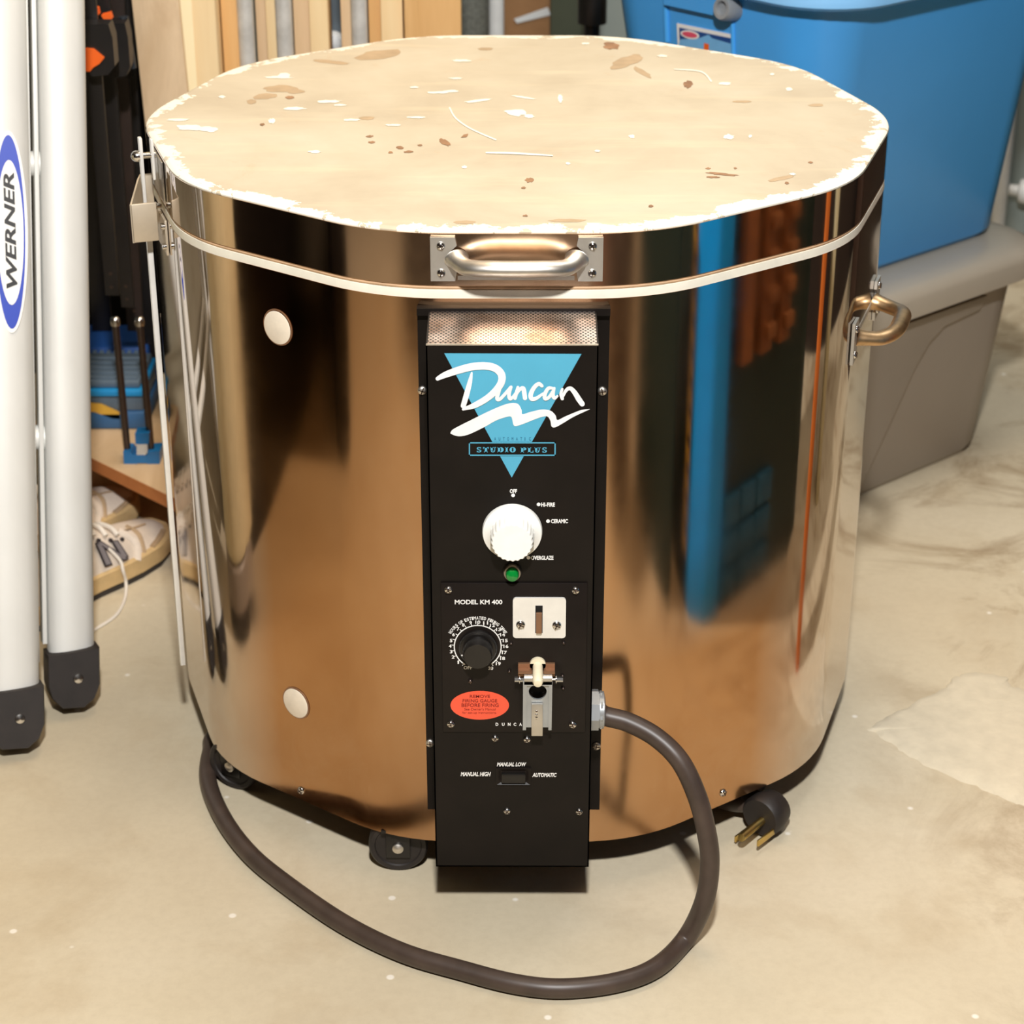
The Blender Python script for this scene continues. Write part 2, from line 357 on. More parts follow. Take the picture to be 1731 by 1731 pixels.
# lid: slab with chipped edge, steel band, seam
b = B(); lay = b.verts.layers.float.new('edge')
rs = [(.0015, H - .012, 1.), (.0006, H - .002, 1.), (.003, H, 1.), (.006, H, .98), (.010, H, .93), (.014, H, .86), (.019, H, .76), (.026, H, .5), (.04, H, .2), (.08, H, 0.), (.2, H, 0.)]
R = []
for ins, z, e in rs:
    row = []
    for p in ring(ins, z):
        v = b.verts.new(p); v[lay] = e; row.append(v)
    R.append(row)
for i in range(len(R) - 1):
    for j in range(len(R[0])): b.faces.new([R[i][j], R[i][(j + 1) % len(R[0])], R[i + 1][(j + 1) % len(R[0])], R[i + 1][j]])
b.faces.new(R[-1])
BL = [0]
def blob(bm, px, py, w, h, rot=0, mi=1, n=18, jit=.25):
    rnd = random.Random(int(px*7 + py)); pts = []
    for x, y in ell(0, 0, w/2, h/2, n):
        s = 1 + rnd.uniform(-jit, jit); c_, s_ = math.cos(rot), math.sin(rot); x *= s; y *= s
        q = atz(px + x*c_ - y*s_, py + x*s_ + y*c_, H); pts.append(q + V((0, 0, .0005 - .0001*mi + (BL[0] % 60)*1.5e-6)))
    BL[0] += 1; flat(bm, pts, mi)
for a in ((472, 131, 46, 4), (555, 172, 44, 5), (497, 184, 40, 5), (575, 178, 20, 3), (873, 191, 40, 11), (895, 197, 18, 6), (947, 167, 8, 13), (760, 155, 34, 4, -.06), (740, 157, 40, 4), (807, 171, 46, 4, -.1), (884, 165, 38, 3, .15), (320, 216, 46, 10), (352, 219, 30, 9), (300, 203, 40, 4),
          (375, 164, 12, 5), (481, 128, 20, 10), (532, 257, 20, 5), (460, 205, 12, 8), (595, 203, 30, 4), (705, 199, 34, 3), (665, 212, 24, 3), (658, 212, 10, 3), (1232, 232, 16, 9), (1268, 231, 6, 5), (1068, 231, 10, 6), (1225, 142, 22, 5), (1334, 151, 10, 6), (1120, 95, 18, 4), (990, 74, 14, 3), (780, 103, 30, 4), (785, 283, 8, 5), (960, 277, 8, 4), (1010, 256, 10, 4), (1340, 295, 10, 4), (770, 133, 24, 3), (700, 148, 14, 3), (1305, 126, 8, 4)):
    blob(b, *a[:4], rot=a[4] if len(a) > 4 else 0, mi=1)
for a in ((752, 241, 22, 9, .5), (786, 230, 14, 5, -.4), (676, 250, 12, 5), (691, 257, 16, 4), (625, 231, 12, 4), (628, 241, 11, 4), (660, 258, 8, 4), (710, 246, 8, 3), (443, 211, 8, 5), (895, 305, 14, 7), (885, 318, 7, 4), (1034, 78, 26, 12, .1), (1163, 143, 14, 12), (1222, 295, 50, 4, .1), (1197, 285, 8, 3), (1243, 285, 5, 3), (1330, 310, 7, 4), (1205, 300, 24, 3), (1100, 349, 9, 4), (888, 365, 8, 3), (490, 165, 14, 5), (1370, 275, 8, 3)):
    blob(b, *a[:4], rot=a[4] if len(a) > 4 else 0, mi=2)
for a in ((1060, 104, 56, 17, -.35), (1085, 122, 36, 9, .5), (640, 93, 78, 16, -.12), (448, 163, 40, 10, -.1), (500, 155, 30, 7), (425, 172, 16, 8), (476, 150, 60, 12), (1255, 172, 34, 4), (560, 105, 60, 6, .1), (820, 83, 26, 5), (1380, 178, 26, 5), (785, 376, 36, 6), (960, 373, 60, 6), (1320, 302, 46, 6, -.2), (620, 200, 26, 6)):
    blob(b, *a[:4], rot=a[4] if len(a) > 4 else 0, mi=3, jit=.15)
arc = [(760, 183), (770, 200), (790, 215), (812, 226), (838, 237)]
def fl(x, y): return atz(x, y, H) + V((0, 0, .0005))
UPZ = (0, 0, 1)
stroke(b, [(x, y, 2.4) for x, y in arc], fl, 6, 1, UPZ); stroke(b, [(822, 259, 2.5), (870, 260, 3.5), (934, 264, 2)], fl, 4, 1, UPZ)
stroke(b, [(1140, 118, 1.5), (1185, 122, 2), (1202, 138, 3)], fl, 5, 1, UPZ)
lid = obj('lid', b, [M['lid'], M['chip'], M['stain'], M['stain_pale']], kiln, angle=50, label='tan coated lid slab with chipped white edge')
b = B(); loft(b, [ring(.001, .6233), ring(0, .6228), ring(0, H - .0035), ring(.0012, H - .003)], cap=False)
# riveted overlap seam of the band
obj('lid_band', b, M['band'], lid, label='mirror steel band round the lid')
b = B(); loft(b, [ring(.05, .6192), ring(.0012, .6192), ring(.0006, .6205), ring(.0012, .6218), ring(.0006, .6228), ring(.02, .6229)], cap=False); obj('lid_seam', b, M['seam'], lid)

# frames on the facets: u = along facet, v = outward normal, w = up
def facet(deg, side, z=0., d=0.):
    a = math.radians(deg)*side; n = V((math.sin(a), -math.cos(a), 0)); p = n*(RC*math.cos(PI/NS) + d)
    return Fr((p.x, p.y, z), (n.y*-1, n.x, 0) if side < 0 else (-n.y, n.x, 0), n, (0, 0, 1))
def screw(parent, p, d, r=.0042, m='chrome', slot=True, name='screw'):
    p, d = V(p), V(d).normalized(); bb = B(); lathe(bb, [(r, -.001), (r, .0006), (r*.86, .0016), (r*.5, .0023), (.0003, .0025)], p, d, 20)
    u, w = perp(d); ang = (p.x*913 + p.z*1711) % PI; uu = u*math.cos(ang) + w*math.sin(ang)
    if slot:
        fr = Fr(p, uu, d.cross(uu), d)
        box(bb, -r*.8, r*.8, -r*.13, r*.13, .0012, .00262, fr, mi=1); box(bb, -r*.13, r*.13, -r*.8, r*.8, .0012, .00262, fr, mi=1)
    return obj(name, bb, [M[m], M['rod']], parent)
def pull_handle(parent, fr, w, hgt, reach, m, plate_m, scr=True):
    """two notched mounting plates and a bowed grip"""
    for s in (-1, 1):
        bb = B(); pw = .021; hh = hgt/2
        out = [(0, -hh), (pw, -hh), (pw + .0015, -hh*.55), (pw - .004, -hh*.35), (pw - .004, hh*.35), (pw + .0015, hh*.62), (pw, hh), (0, hh)]
        prism(bb, [fr(s*(-w/2 + x), .0003, y) for x, y in out], fr.v*.003); obj('mounting_plate', bb, M[plate_m], parent)
        if scr:
            for y in (-hh*.62, hh*.62): screw(parent, fr(s*(-w/2 + .009), .0032, y), fr.v, .0038)
    bb = B(); h2 = w/2 - .0225
    half_ = [(1., .002, 0), (.955, .30*reach, -.001), (.84, .62*reach, -.002), (.66, .86*reach, -.001), (.42, .98*reach, 0.), (.18, reach, 0.)]
    pts = [(-x*h2, y, z) for x, y, z in half_] + [(x*h2, y, z) for x, y, z in half_[::-1]]
    tube(bb, [fr(*p) for p in pts], lambda t: .0084 + .0026*max(0., 1 - min(t, 1 - t)/.14)**2, 20, 8, flat=.82)
    obj('grip', bb, M[m], parent, angle=75)
ft = facet(0, 1)
lh = obj('lid_handle', (lambda bb: (box(bb, -.05, .05, -.0001, .0004, .628, .632, ft), bb)[1])(B()), M['zinc'], lid)
pull_handle(lh.parent, Fr(ft(.0005, 0, .6475), ft.u, ft.v, ft.w), .147, .039, .028, 'handle', 'zinc')
f3 = facet(72, 1)
sh = obj('side_handle', (lambda bb: (box(bb, -.05, .05, -.0001, .0004, .497, .503, f3), bb)[1])(B()), M['zinc'], kiln, label='bronze toned carrying handle on the right side')
pull_handle(sh, Fr(f3(0, 0, .500), f3.u, f3.v, f3.w), .150, .042, .036, 'handle_b', 'zinc')

# hinge and lid support on the left facet
f3l = facet(72, -1); tl = V((.309, -.9511, 0)); nl = V((-.9511, -.309, 0)); ml = V((-.3437, -.1117, 0))
hf = Fr(ml, tl, nl, (0, 0, 1))
b = B(); box(b, -.032, .032, .0005, .003, .575, .610, hf, .0005); box(b, .026, .029, .009, .034, .590, .628, hf, .0008); box(b, -.029, -.027, .003, .0150, .590, .640, hf, .0006); prism(b, [hf(.029, .0340, .590), hf(-.029, .0150, .590), hf(-.029, .0150, .640), hf(-.012, .020, .640), hf(.029, .0340, .628)], -nl*.0016)
hinge = obj('hinge_bracket', b, mat('satin_steel_bracket', (206, 192, 170), .45, .55, var=.06), kiln)
b = B(); box(b, -.034, .034, .0004, .0022, .628, .668, hf, .0005); obj('hinge_plate', b, M['brushed'], hinge)
b = B(); box(b, .002, .010, .0150, .0185, .594, .686, hf, .001); obj('hinge_arm', b, M['alu_plate'], hinge)
b = B(); box(b, .002, .010, .0045, .0075, .644, .684, hf, .001); obj('hinge_arm', b, M['alu_plate'], hinge)
b = B(); cyl(b, hf(.006, .003, .668), hf(.006, .022, .668), .003); lathe(b, [(.0055, 0), (.0055, .003), (.005, .005), (.003, .0072), (.0004, .008)], hf(.006, .0185, .668), nl, 16); obj('acorn_nut', b, M['chrome'], hinge)
for s, n_ in ((.0, .024), (.0, .006)):
    b = B(); lathe(b, [(.004, 0), (.004, .003), (.0034, .004), (.0004, .0045)], hf(.018, n_, .619), (0, 0, 1), 6); obj('bolt', b, M['chrome'], hinge)
for z in (.604, .584):
    b = B(); lathe(b, [(.0034, 0), (.0034, .004), (.0004, .0045)], hf(.030, .0025, z), nl, 12); obj('bolt', b, M['chrome'], hinge)
b = B(); box(b, -.004, .004, .0120, .0172, .108, .600, hf, .0004); obj('lid_support_bar', b, M['alu_plate'], kiln, label='thin pale vertical bar on the left side')

# control box ------------------------------------------------------------
YF = -.43
def fy(x, y, e=.0004): p = aty(x, y, YF); return V((p.x, YF - e, p.z))
bx0, bx1, bzt, bzb = -.0751, .0690, .5952, .0690
b = B(); box(b, -.0853, .0810, -.3632, -.3608, .0885, .6050); box(b, -.0853, .0810, -.3700, -.3632, .5985, .6050, bev=0)
fl_ = obj('mounting_flange', b, M['paint'], kiln)
for x, y in ((714, 660), (1018, 661), (727, 1256), (1008, 1261)): screw(fl_, aty(x, y, -.3634), (0, -1, 0), .0042, 'handle')
b = B()
prism(b, [(bx0, YF, bzb), (bx0, -.3632, bzb), (bx0, -.3632, .6035), (bx0, YF, bzt)], (.0012, 0, 0)); prism(b, [(bx1 - .0012, YF, bzb), (bx1 - .0012, -.3632, bzb), (bx1 - .0012, -.3632, .6035), (bx1 - .0012, YF, bzt)], (.0012, 0, 0))
box(b, bx0, bx1, YF, YF + .0012, bzb, bzt); box(b, bx0, bx1, YF, -.3632, bzb, bzb + .0012)
cb = obj('control_box', b, M['paint'], kiln, smooth=False, label='tall black control box with teal logo')
b = B(); prism(b, [(bx0 + .0013, YF + .0012, bzt - .0004), (bx1 - .0013, YF + .0012, bzt - .0004), (bx1 - .0013, -.3634, .6034), (bx0 + .0013, -.3634, .6034)], (0, 0, -.001))
obj('vent_grille', b, M['grille'], cb, smooth=False, label='perforated metal vent mesh on top of the box')
b = B(); box(b, bx0 + .0002, bx1 - .0002, YF - .0003, YF + .0016, bzt - .0007, bzt + .0004); obj('vent_edge', b, M['handle'], cb)
# logo
b = B(); flat(b, [fy(751, 597, .0003), fy(983, 598, .0003), fy(865, 807, .0003)]); obj('logo_triangle', b, M['teal'], cb, smooth=False)
def fc(x, y): return fy(680 + x/4.555, 480 + y/4.555, .0007)
b = B()
for s in ([(272, 726, 26), (330, 697, 40), (430, 662, 48), (540, 634, 50), (640, 628, 50), (715, 645, 50), (762, 690, 50), (764, 750, 48), (725, 812, 46), (655, 875, 42), (560, 930, 38), (470, 960, 18)],
          [(535, 682, 12), (520, 755, 30), (495, 850, 36), (470, 935, 34)],
          [(762, 782, 16), (740, 835, 26), (730, 880, 24), (752, 884, 22), (795, 840, 22), (836, 792, 22)], [(838, 790, 20), (822, 845, 24), (830, 880, 24), (850, 868, 18), (876, 830, 14)],
          [(890, 792, 18), (878, 840, 24), (868, 878, 22)], [(868, 868, 16), (900, 815, 22), (930, 800, 28), (940, 840, 30), (945, 876, 28)],
          [(1075, 782, 22), (1050, 766, 26), (1015, 795, 28), (990, 845, 30), (995, 880, 28), (1030, 878, 24), (1085, 840, 16)],
          [(1158, 800, 18), (1125, 800, 24), (1098, 845, 26), (1100, 880, 24), (1130, 868, 22), (1165, 815, 20)], [(1170, 800, 18), (1160, 850, 24), (1172, 876, 22), (1195, 860, 14)],
          [(1232, 806, 16), (1222, 845, 22), (1232, 880, 22)], [(1232, 872, 16), (1260, 818, 22), (1292, 800, 26), (1325, 830, 32), (1360, 885, 36), (1385, 920, 34)]):
    stroke(b, s, fc, 7, wide=1.16)
obj('logo_script', b, M['ink'], cb, smooth=False)
b = B(); up_ = [(372, 1140), (390, 1118), (450, 1085), (540, 1040), (640, 990), (740, 945), (810, 920), (860, 914), (895, 925), (918, 965), (925, 1000), (980, 985), (1060, 966), (1110, 966), (1150, 978), (1180, 1010), (1195, 1045), (1250, 1020), (1320, 990), (1380, 968), (1443, 960)]
dn = [(372, 1150), (410, 1166), (450, 1170), (500, 1160), (560, 1135), (640, 1095), (720, 1050), (790, 1025), (835, 1018), (848, 1045), (858, 1085), (885, 1090), (950, 1068), (1020, 1040), (1080, 1020), (1118, 1018), (1140, 1050), (1150, 1095), (1180, 1100), (1240, 1068), (1320, 1020), (1443, 963)]
up2 = spline([(x, y, 0) for x, y in up_], 6); dn2 = spline([(x, y, 0) for x, y in dn], 6)
m_ = 130
def samp(P, t): k = t*(len(P) - 1); i = min(int(k), len(P) - 2); return P[i].lerp(P[i + 1], k - i)
UA = [b.verts.new(fc(*samp(up2, i/m_)[:2])) for i in range(m_ + 1)]; DA = [b.verts.new(fc(*samp(dn2, i/m_)[:2])) for i in range(m_ + 1)]
for i in range(m_): b.faces.new([UA[i], UA[i + 1], DA[i + 1], DA[i]])
obj('logo_swash', b, M['ink'], cb, smooth=False)
b = B()
for (x0, y0, x1, y1) in ((513, 1215, 1181, 1319),): 
    for i, (a0, b0, a1, b1) in enumerate(((x0, y0, x1, y0 + 9), (x0, y1 - 9, x1, y1), (x0, y0, x0 + 9, y1), (x1 - 9, y0, x1, y1))):
        flat(b, [fy(680 + x/4.555, 480 + y/4.555, .0011) for x, y in ((a0, b0), (a1, b0), (a1, b1), (a0, b1))])
obj('nameplate_border', b, M['teal'], cb, smooth=False)
b = B(); flat(b, [fy(680 + x/4.555, 480 + y/4.555, .0008) for x, y in ((513, 1215), (1181, 1215), (1181, 1319), (513, 1319))]); obj('nameplate_field', b, M['paint'], cb, smooth=False)
b = B(); fe = lambda x, y: fy(680 + x/4.555, 480 + y/4.555, .0012)
# fat slab-serif capitals
def slab(bm, s, x0, y0, w, h):
    T = h*.17
    def r(a, c, d, e): flat(bm, [fe(x, y) for x, y in ((x0 + a*w, y0 + c*h), (x0 + d*w, y0 + c*h), (x0 + d*w, y0 + e*h), (x0 + a*w, y0 + e*h))])
    def arc_(cx, cy, rx, ry, a0, a1, t):
        n = 16; o_, i_ = [], []
        for k in range(n + 1):
            a = math.radians(a0 + (a1 - a0)*k/n); ca, sa = math.cos(a), -math.sin(a)
            tt = t*(.35 + .65*abs(ca))
            o_.append(bm.verts.new(fe(x0 + (cx + rx*ca)*w, y0 + (cy + ry*sa)*h))); i_.append(bm.verts.new(fe(x0 + (cx + (rx - tt)*ca)*w, y0 + (cy + (ry - tt*.8)*sa)*h)))
        for k in range(n): bm.faces.new([o_[k], o_[k + 1], i_[k + 1], i_[k]])
    if s == 'T': r(.3, 0, .7, 1); r(0, 0, 1, .16); r(0, .16, .1, .36); r(.9, .16, 1, .36); r(.18, .86, .82, 1)
    if s == 'U': r(.1, 0, .45, .7); r(.74, 0, .86, .7); r(0, 0, .55, .14); r(.62, 0, 1, .14); arc_(.48, .62, .38, .38, 180, 360, .26)
    if s == 'D': r(.08, 0, .42, 1); r(0, 0, .5, .14); r(0, .86, .5, 1); arc_(.45, .5, .55, .5, -90, 90, .42)
    if s == 'I': r(.2, 0, .8, 1); r(0, 0, 1, .14); r(0, .86, 1, 1)
    if s == 'O': arc_(.5, .5, .5, .52, 90, 270, .38); arc_(.5, .5, .5, .52, -90, 90, .38)
    if s == 'P': r(.08, 0, .44, 1); r(0, 0, .5, .14); r(0, .86, .56, 1); arc_(.46, .29, .54, .29, -90, 90, .36)
    if s == 'L': r(.08, 0, .46, 1); r(0, 0, .6, .14); r(0, .86, 1, 1); r(.88, .62, 1, .9)
    if s == 'S': arc_(.5, .28, .46, .30, 20, 235, .30); arc_(.5, .72, .48, .30, 200, 415, .30); r(.84, 0, .92, .3); r(.06, .7, .14, 1); flat(bm, [fe(x0 + x*w, y0 + y*h) for x, y in ((.1, .36), (.4, .36), (.9, .62), (.62, .7))])
xs = [(572, 38), (622, 44), (676, 46), (733, 48), (792, 24), (826, 48)]
for ch, (x, w) in zip('STUDIO', xs): slab(b, ch, x, 1252, w, 40)
for ch, (x, w) in zip('PLUS', [(912, 44), (966, 44), (1018, 46), (1076, 38)]): slab(b, ch, x, 1254, w, 40)
obj('nameplate_lettering', b, M['teal'], cb, smooth=False)
b = B()
for i, ch in enumerate('AUTOMATIC'): put_text(b, ch, 708 + i*33.5, 1178, 708 + i*33.5 + (14 if ch != 'I' else 5), 1202, lambda x, y: fy(680 + x/4.555, 480 + y/4.555, .0007), .0)
obj('logo_lettering', b, M['teal_dark'], cb, smooth=False)
# firing switch lettering
fq = lambda x, y: fy(700 + x/4.946, 800 + y/4.946, .0006)
for wd, *r_ in (('OFF', 800, 130, 860, 164), ('HI-FIRE', 1062, 243, 1177, 277), ('CERAMIC', 1145, 381, 1286, 415), ('OVERGLAZE', 978, 687, 1165, 722)):
    b = B(); put_text(b, wd, *r_, fq, .035); obj('switch_lettering', b, M['ink'], cb, smooth=False)
for x, y in ((828, 182), (1041, 258), (1120, 398), (956, 703)):
    b = B(); flat(b, [fq(*e) for e in ell(x, y, 16, 15, 18)]); obj('position_dot', b, M['ink'], cb, smooth=False)
kc = aty(866, 897, YF)
b = B(); lathe(b, [(.0262, .0005), (.0262, .003), (.0255, .0048), (.0205, .007), (.0192, .0085)], kc, (0, -1, 0), 48)
kn = obj('firing_switch_knob', b, M['white_plastic'], cb)
b = B(); n = 96; o_ = V(kc); rings = []
for h_, s_ in ((.0085, 1), (.023, .96), (.0245, .9)):
    rings.append([V((o_.x + (.0185*s_ + (.0007 if k % 4 < 2 else 0))*math.cos(2*PI*k/n), YF - h_, o_.z + (.0185*s_ + (.0007 if k % 4 < 2 else 0))*math.sin(2*PI*k/n))) for k in range(n)])
loft(b, rings); obj('knob_grip', b, M['white_plastic'], kn)
b = B(); flat(b, [V((kc.x + x, YF - .0062, kc.z + .0215 + y)) for x, y in ell(0, 0, .0007, .0013, 10)]); obj('knob_pointer', b, M['bezel'], kn)
ic = aty(866, 966, YF)
b = B(); lathe(b, [(.0082, 0), (.0082, .003), (.0072, .0045), (.006, .0045), (.0058, .003)], ic, (0, -1, 0), 32); il = obj('indicator_light', b, M['bezel'], cb, label='green indicator light')
b = B(); lathe(b, [(.0057, .003), (.0057, .008), (.005, .0098), (.003, .0108), (.0003, .0112)], ic, (0, -1, 0), 28); obj('light_lens', b, M['green'], il)
# kiln sitter panel
s0, s1 = aty(745, 984, YF), aty(989, 1236, YF)
b = B(); box(b, s0.x, s1.x, YF - .0022, YF, s1.z, s0.z, bev=.0005); sp_ = obj('timer_panel', b, M['plate'], kiln, label='black timer panel screwed to the box')
YS = YF - .0022
def fs(x, y, e=.0004): p = aty(x, y, YS); return V((p.x, YS - e, p.z))
for x, y in ((758, 997), (973, 998), (762, 1224), (968, 1225)): screw(sp_, fs(x, y, 0), (0, -1, 0), .0036)
screw(sp_, fs(795, 1151, 0), (0, -1, 0), .0022, 'rod'); 
for x, y in ((861, 1134), (951, 1142), (952, 1163), (864, 1087), (953, 1086)): screw(sp_, fs(x, y, 0), (0, -1, 0), .0016, 'rod', False, 'rivet')
f5 = lambda x, y: fs(700 + x/4.946, 800 + y/4.946)
b = B(); put_text(b, 'MODEL KM 400', 340, 1056, 738, 1094, f5, .025); obj('model_lettering', b, M['ink'], sp_, smooth=False)
b = B()
for s, x, y in (('OFF', 450, 1624), ('1', 370, 1578), ('2', 326, 1534), ('3', 310, 1490), ('4', 302, 1443), ('5', 310, 1397), ('6', 330, 1347), ('7', 368, 1300), ('8', 412, 1267), ('9', 472, 1248), ('10', 533, 1243), ('11', 598, 1250), ('12', 655, 1270), ('13', 706, 1304), ('14', 740, 1348), ('15', 762, 1397), ('16', 768, 1445), ('17', 755, 1497), ('18', 740, 1546), ('19', 704, 1590), ('20', 640, 1628)):
    w = {1: 11, 2: 21, 3: 36}[len(s)]
    if s == '1': w = 6
    put_text(b, s, x - w, y - 14, x + w, y + 14, f5, .03)
obj('dial_numerals', b, M['ink'], sp_, smooth=False); b = B()
cx, cy, rr_ = 532, 1446, 196
ky = .905
pts = [(cx + rr_*math.cos(math.radians(a)), cy - rr_*ky*math.sin(math.radians(a)), 9) for a in range(236, -57, -6)]
stroke(b, pts, f5, 1)
for i in range(21):
    a = math.radians(234 - i*14.4); c_, s_ = math.cos(a), math.sin(a)
    stroke(b, [(cx + rr_*c_, cy - rr_*ky*s_, 6), (cx + (rr_ + 22)*c_, cy - (rr_ + 22)*ky*s_, 5)], f5, 1)
obj('dial_scale', b, M['ink'], sp_, smooth=False); b = B()
txt = 'HOURS OF ESTIMATED FIRING TIME'; ws = [.55 if c in 'I ' else 1.15 if c == 'M' else .92 for c in txt]; tot = sum(ws); acc = 0
for ch, w in zip(txt, ws):
    am = math.radians(153 - (acc + w/2)/tot*126); acc += w
    if ch == ' ': continue
    cc, ss = math.cos(am), math.sin(am); R0 = 262
    def arcmap(x, y, cc=cc, ss=ss): return f5(cx + (R0 + y)*cc + x*ss, cy - (R0 + y)*ky*ss + x*cc*ky)
    vs, fs_ = glyphs(ch, .03); ax, bx_ = min(v[0] for v in vs), max(v[0] for v in vs); ay, by = min(v[1] for v in vs), max(v[1] for v in vs); hw = w*9.6
    faces(b, [arcmap(-hw + (v[0] - ax)/(bx_ - ax)*2*hw, -14 + (v[1] - ay)/(by - ay)*30) for v in vs], fs_)
obj('dial_caption', b, M['ink'], sp_, smooth=False); b = B()
for ch, x in zip('DUNCAN', (693, 745, 795, 843, 890, 940)):
    put_text(b, ch, x - 11, 452, x + 11, 478, lambda x, y: fs(700 + x/4.946, 1130 + y/4.946), .035)
obj('panel_lettering', b, M['ink'], sp_, smooth=False)
tc = fs(808, 1093, 0)
b = B(); lathe(b, [(.0172, .0005), (.0172, .004), (.0158, .0062), (.0135, .0062), (.0132, .016), (.0120, .0185), (.0003, .0188)], tc, (0, -1, 0), 48); tk = obj('timer_knob', b, M['black'], sp_)
b = B(); flat(b, [V((tc.x - .0142 + x, YS - .0063, tc.z - .0055 + y)) for x, y in ell(0, 0, .0008, .0008, 10)]); obj('knob_pointer', b, M['ink'], tk)
pc0, pc1 = fs(867, 1009), fs(956, 1077)
b = B(); prism(b, [V(((pc0.x + pc1.x)/2 + x, YS, (pc0.z + pc1.z)/2 + y)) for x, y in rrect(pc1.x - pc0.x, pc0.z - pc1.z, .003)], (0, -.002, 0))
wp = obj('weight_plate', b, M['alu_plate'], sp_, label='white metal plate with a slot')
q0, q1 = fs(905, 1022), fs(917, 1068)
b = B(); box(b, q0.x, q1.x, YS - .0023, YS - .0019, q1.z, q0.z); obj('plate_slot', b, M['hole'], wp)
b = B(); box(b, q0.x + .0006, q1.x - .0006, YS - .0055, YS - .002, q1.z + .0008, q0.z - .006, bev=.0008); obj('guide_tongue', b, M['tube'], wp)
for x, y in ((880, 1054), (941, 1055)): screw(wp, V((fs(x, y).x, YS - .0018, fs(x, y).z)), (0, -1, 0), .0042)
# latch: cream tube, hinged drop weight with round hole
lt = fs(909, 1122, 0)
b = B(); lathe(b, [(.0072, 0), (.0072, .003), (.0045, .003)], lt, (0, -1, 0), 28); sens = obj('sensing_tube', b, M['ceramic'], sp_, label='cream ceramic sensing rod')
b = B(); pr = [(.0045, .002), (.0047, .018), (.0046, .026), (.0035, .0285), (.0003, .029)]; lathe(b, pr, lt + V((0, 0, -.001)), V((0, -1, -.12)), 24); obj('tube_tip', b, M['ceramic'], sens)
YL = YS - .013
def fl2(x, y, e=0.): p = aty(840 + x/10.18, 1090 + y/10.18, YL); return V((p.x, YL - e, p.z))
b = B()
oc = [fl2(450, 640), fl2(955, 640), fl2(940, 1470), fl2(445, 1470)]; ic_ = [fl2(515, 710), fl2(893, 710), fl2(885, 1470), fl2(500, 1470)]
prism(b, [oc[0], oc[1], ic_[1], ic_[0]], (0, .004, 0)); prism(b, [oc[1], oc[2], ic_[2], ic_[1]], (0, .004, 0)); prism(b, [oc[3], oc[0], ic_[0], ic_[3]], (0, .004, 0))
dw = obj('drop_weight', b, M['cast'], sp_, smooth=False, label='grey hinged metal drop weight with a round hole')
b = B(); hc = (702, 820); outer = []; inner = []
rect = [fl2(500, 705), fl2(895, 705), fl2(885, 1440), fl2(500, 1440)]
x0_, x1_, y0_, y1_ = 500, 893, 705, 1440
for k in range(48):
    a = 2*PI*k/48; ca, sa = math.cos(a), math.sin(a); inner.append((hc[0] + 155*ca, hc[1] + 140*sa if sa > 0 else hc[1] + 112*sa))
    t = min([(x1_ - hc[0])/ca if ca > 1e-6 else 9e9, (x0_ - hc[0])/ca if ca < -1e-6 else 9e9, (y1_ - hc[1])/sa if sa > 1e-6 else 9e9, (y0_ - hc[1])/sa if sa < -1e-6 else 9e9]); outer.append((hc[0] + t*ca, hc[1] + t*sa))
# corner points so the outline stays square
idx = {k: p for p in ((x1_, y1_), (x0_, y1_), (x0_, y0_), (x1_, y0_)) for k in [min(range(48), key=lambda k: (outer[k][0] - p[0])**2 + (outer[k][1] - p[1])**2)]}
for k, p in idx.items(): outer[k] = p
for d_ in (0,):
    O = [b.verts.new(fl2(*p, -.002)) for p in outer]; I = [b.verts.new(fl2(*p, -.002)) for p in inner]; I2 = [b.verts.new(fl2(*p, -.004)) for p in inner]
    for k in range(48): b.faces.new([O[k], O[(k + 1) % 48], I[(k + 1) % 48], I[k]]); b.faces.new([I[k], I[(k + 1) % 48], I2[(k + 1) % 48], I2[k]])
obj('weight_web', b, M['cast'], dw, smooth=False)
b = B(); flat(b, [fl2(*p, -.0105) for p in ell(hc[0], hc[1] - 20, 175, 160, 32)]); obj('weight_hole', b, M['hole'], dw, smooth=False)
b = B(); box(b, fl2(595, 1000).x, fl2(792, 1000).x, YL - .0015, YL + .001, fl2(690, 1558).z, fl2(690, 1010).z, bev=.0005); tb = obj('weight_tab', b, M['zinc'], dw)
for y in (1135, 1195, 1240):
    b = B(); lathe(b, [(.0013, 0), (.0013, .0006), (.0003, .001)], fl2(680, y, .0015), (0, -1, 0), 12); obj('rivet', b, M['chrome'], dw)
b = B(); cyl(b, fl2(470, 590, -.002), fl2(950, 590, -.002), .0036, n=20); box(b, fl2(470, 600).x, fl2(950, 600).x, YL, YL + .004, fl2(700, 690).z, fl2(700, 590).z); obj('hinge_barrel', b, M['zinc'], dw)
b = B(); cyl(b, fl2(305, 612, -.002), fl2(1100, 612, -.002), .0012, n=12); 
for x in (305, 400, 1010, 1060): lathe(b, [(.0024, 0), (.0024, .004)], fl2(x, 612, -.002), (1, 0, 0), 6)
for x in (385, 1015): lathe(b, [(.0042, 0), (.0042, .0006)], fl2(x, 612, -.002), (1, 0, 0), 16)
obj('hinge_bolt', b, M['chrome'], dw)
b = B(); box(b, fl2(365, 450).x, fl2(600, 450).x, YS - .011, YS - .0002, fl2(500, 520).z, fl2(500, 500).z); box(b, fl2(810, 450).x, fl2(1000, 450).x, YS - .011, YS - .0002, fl2(900, 520).z, fl2(900, 500).z); box(b, fl2(365, 450).x, fl2(1000, 450).x, YS - .003, YS - .0002, fl2(500, 640).z, fl2(500, 425).z); obj('hinge_bracket', b, M['tube'], dw)
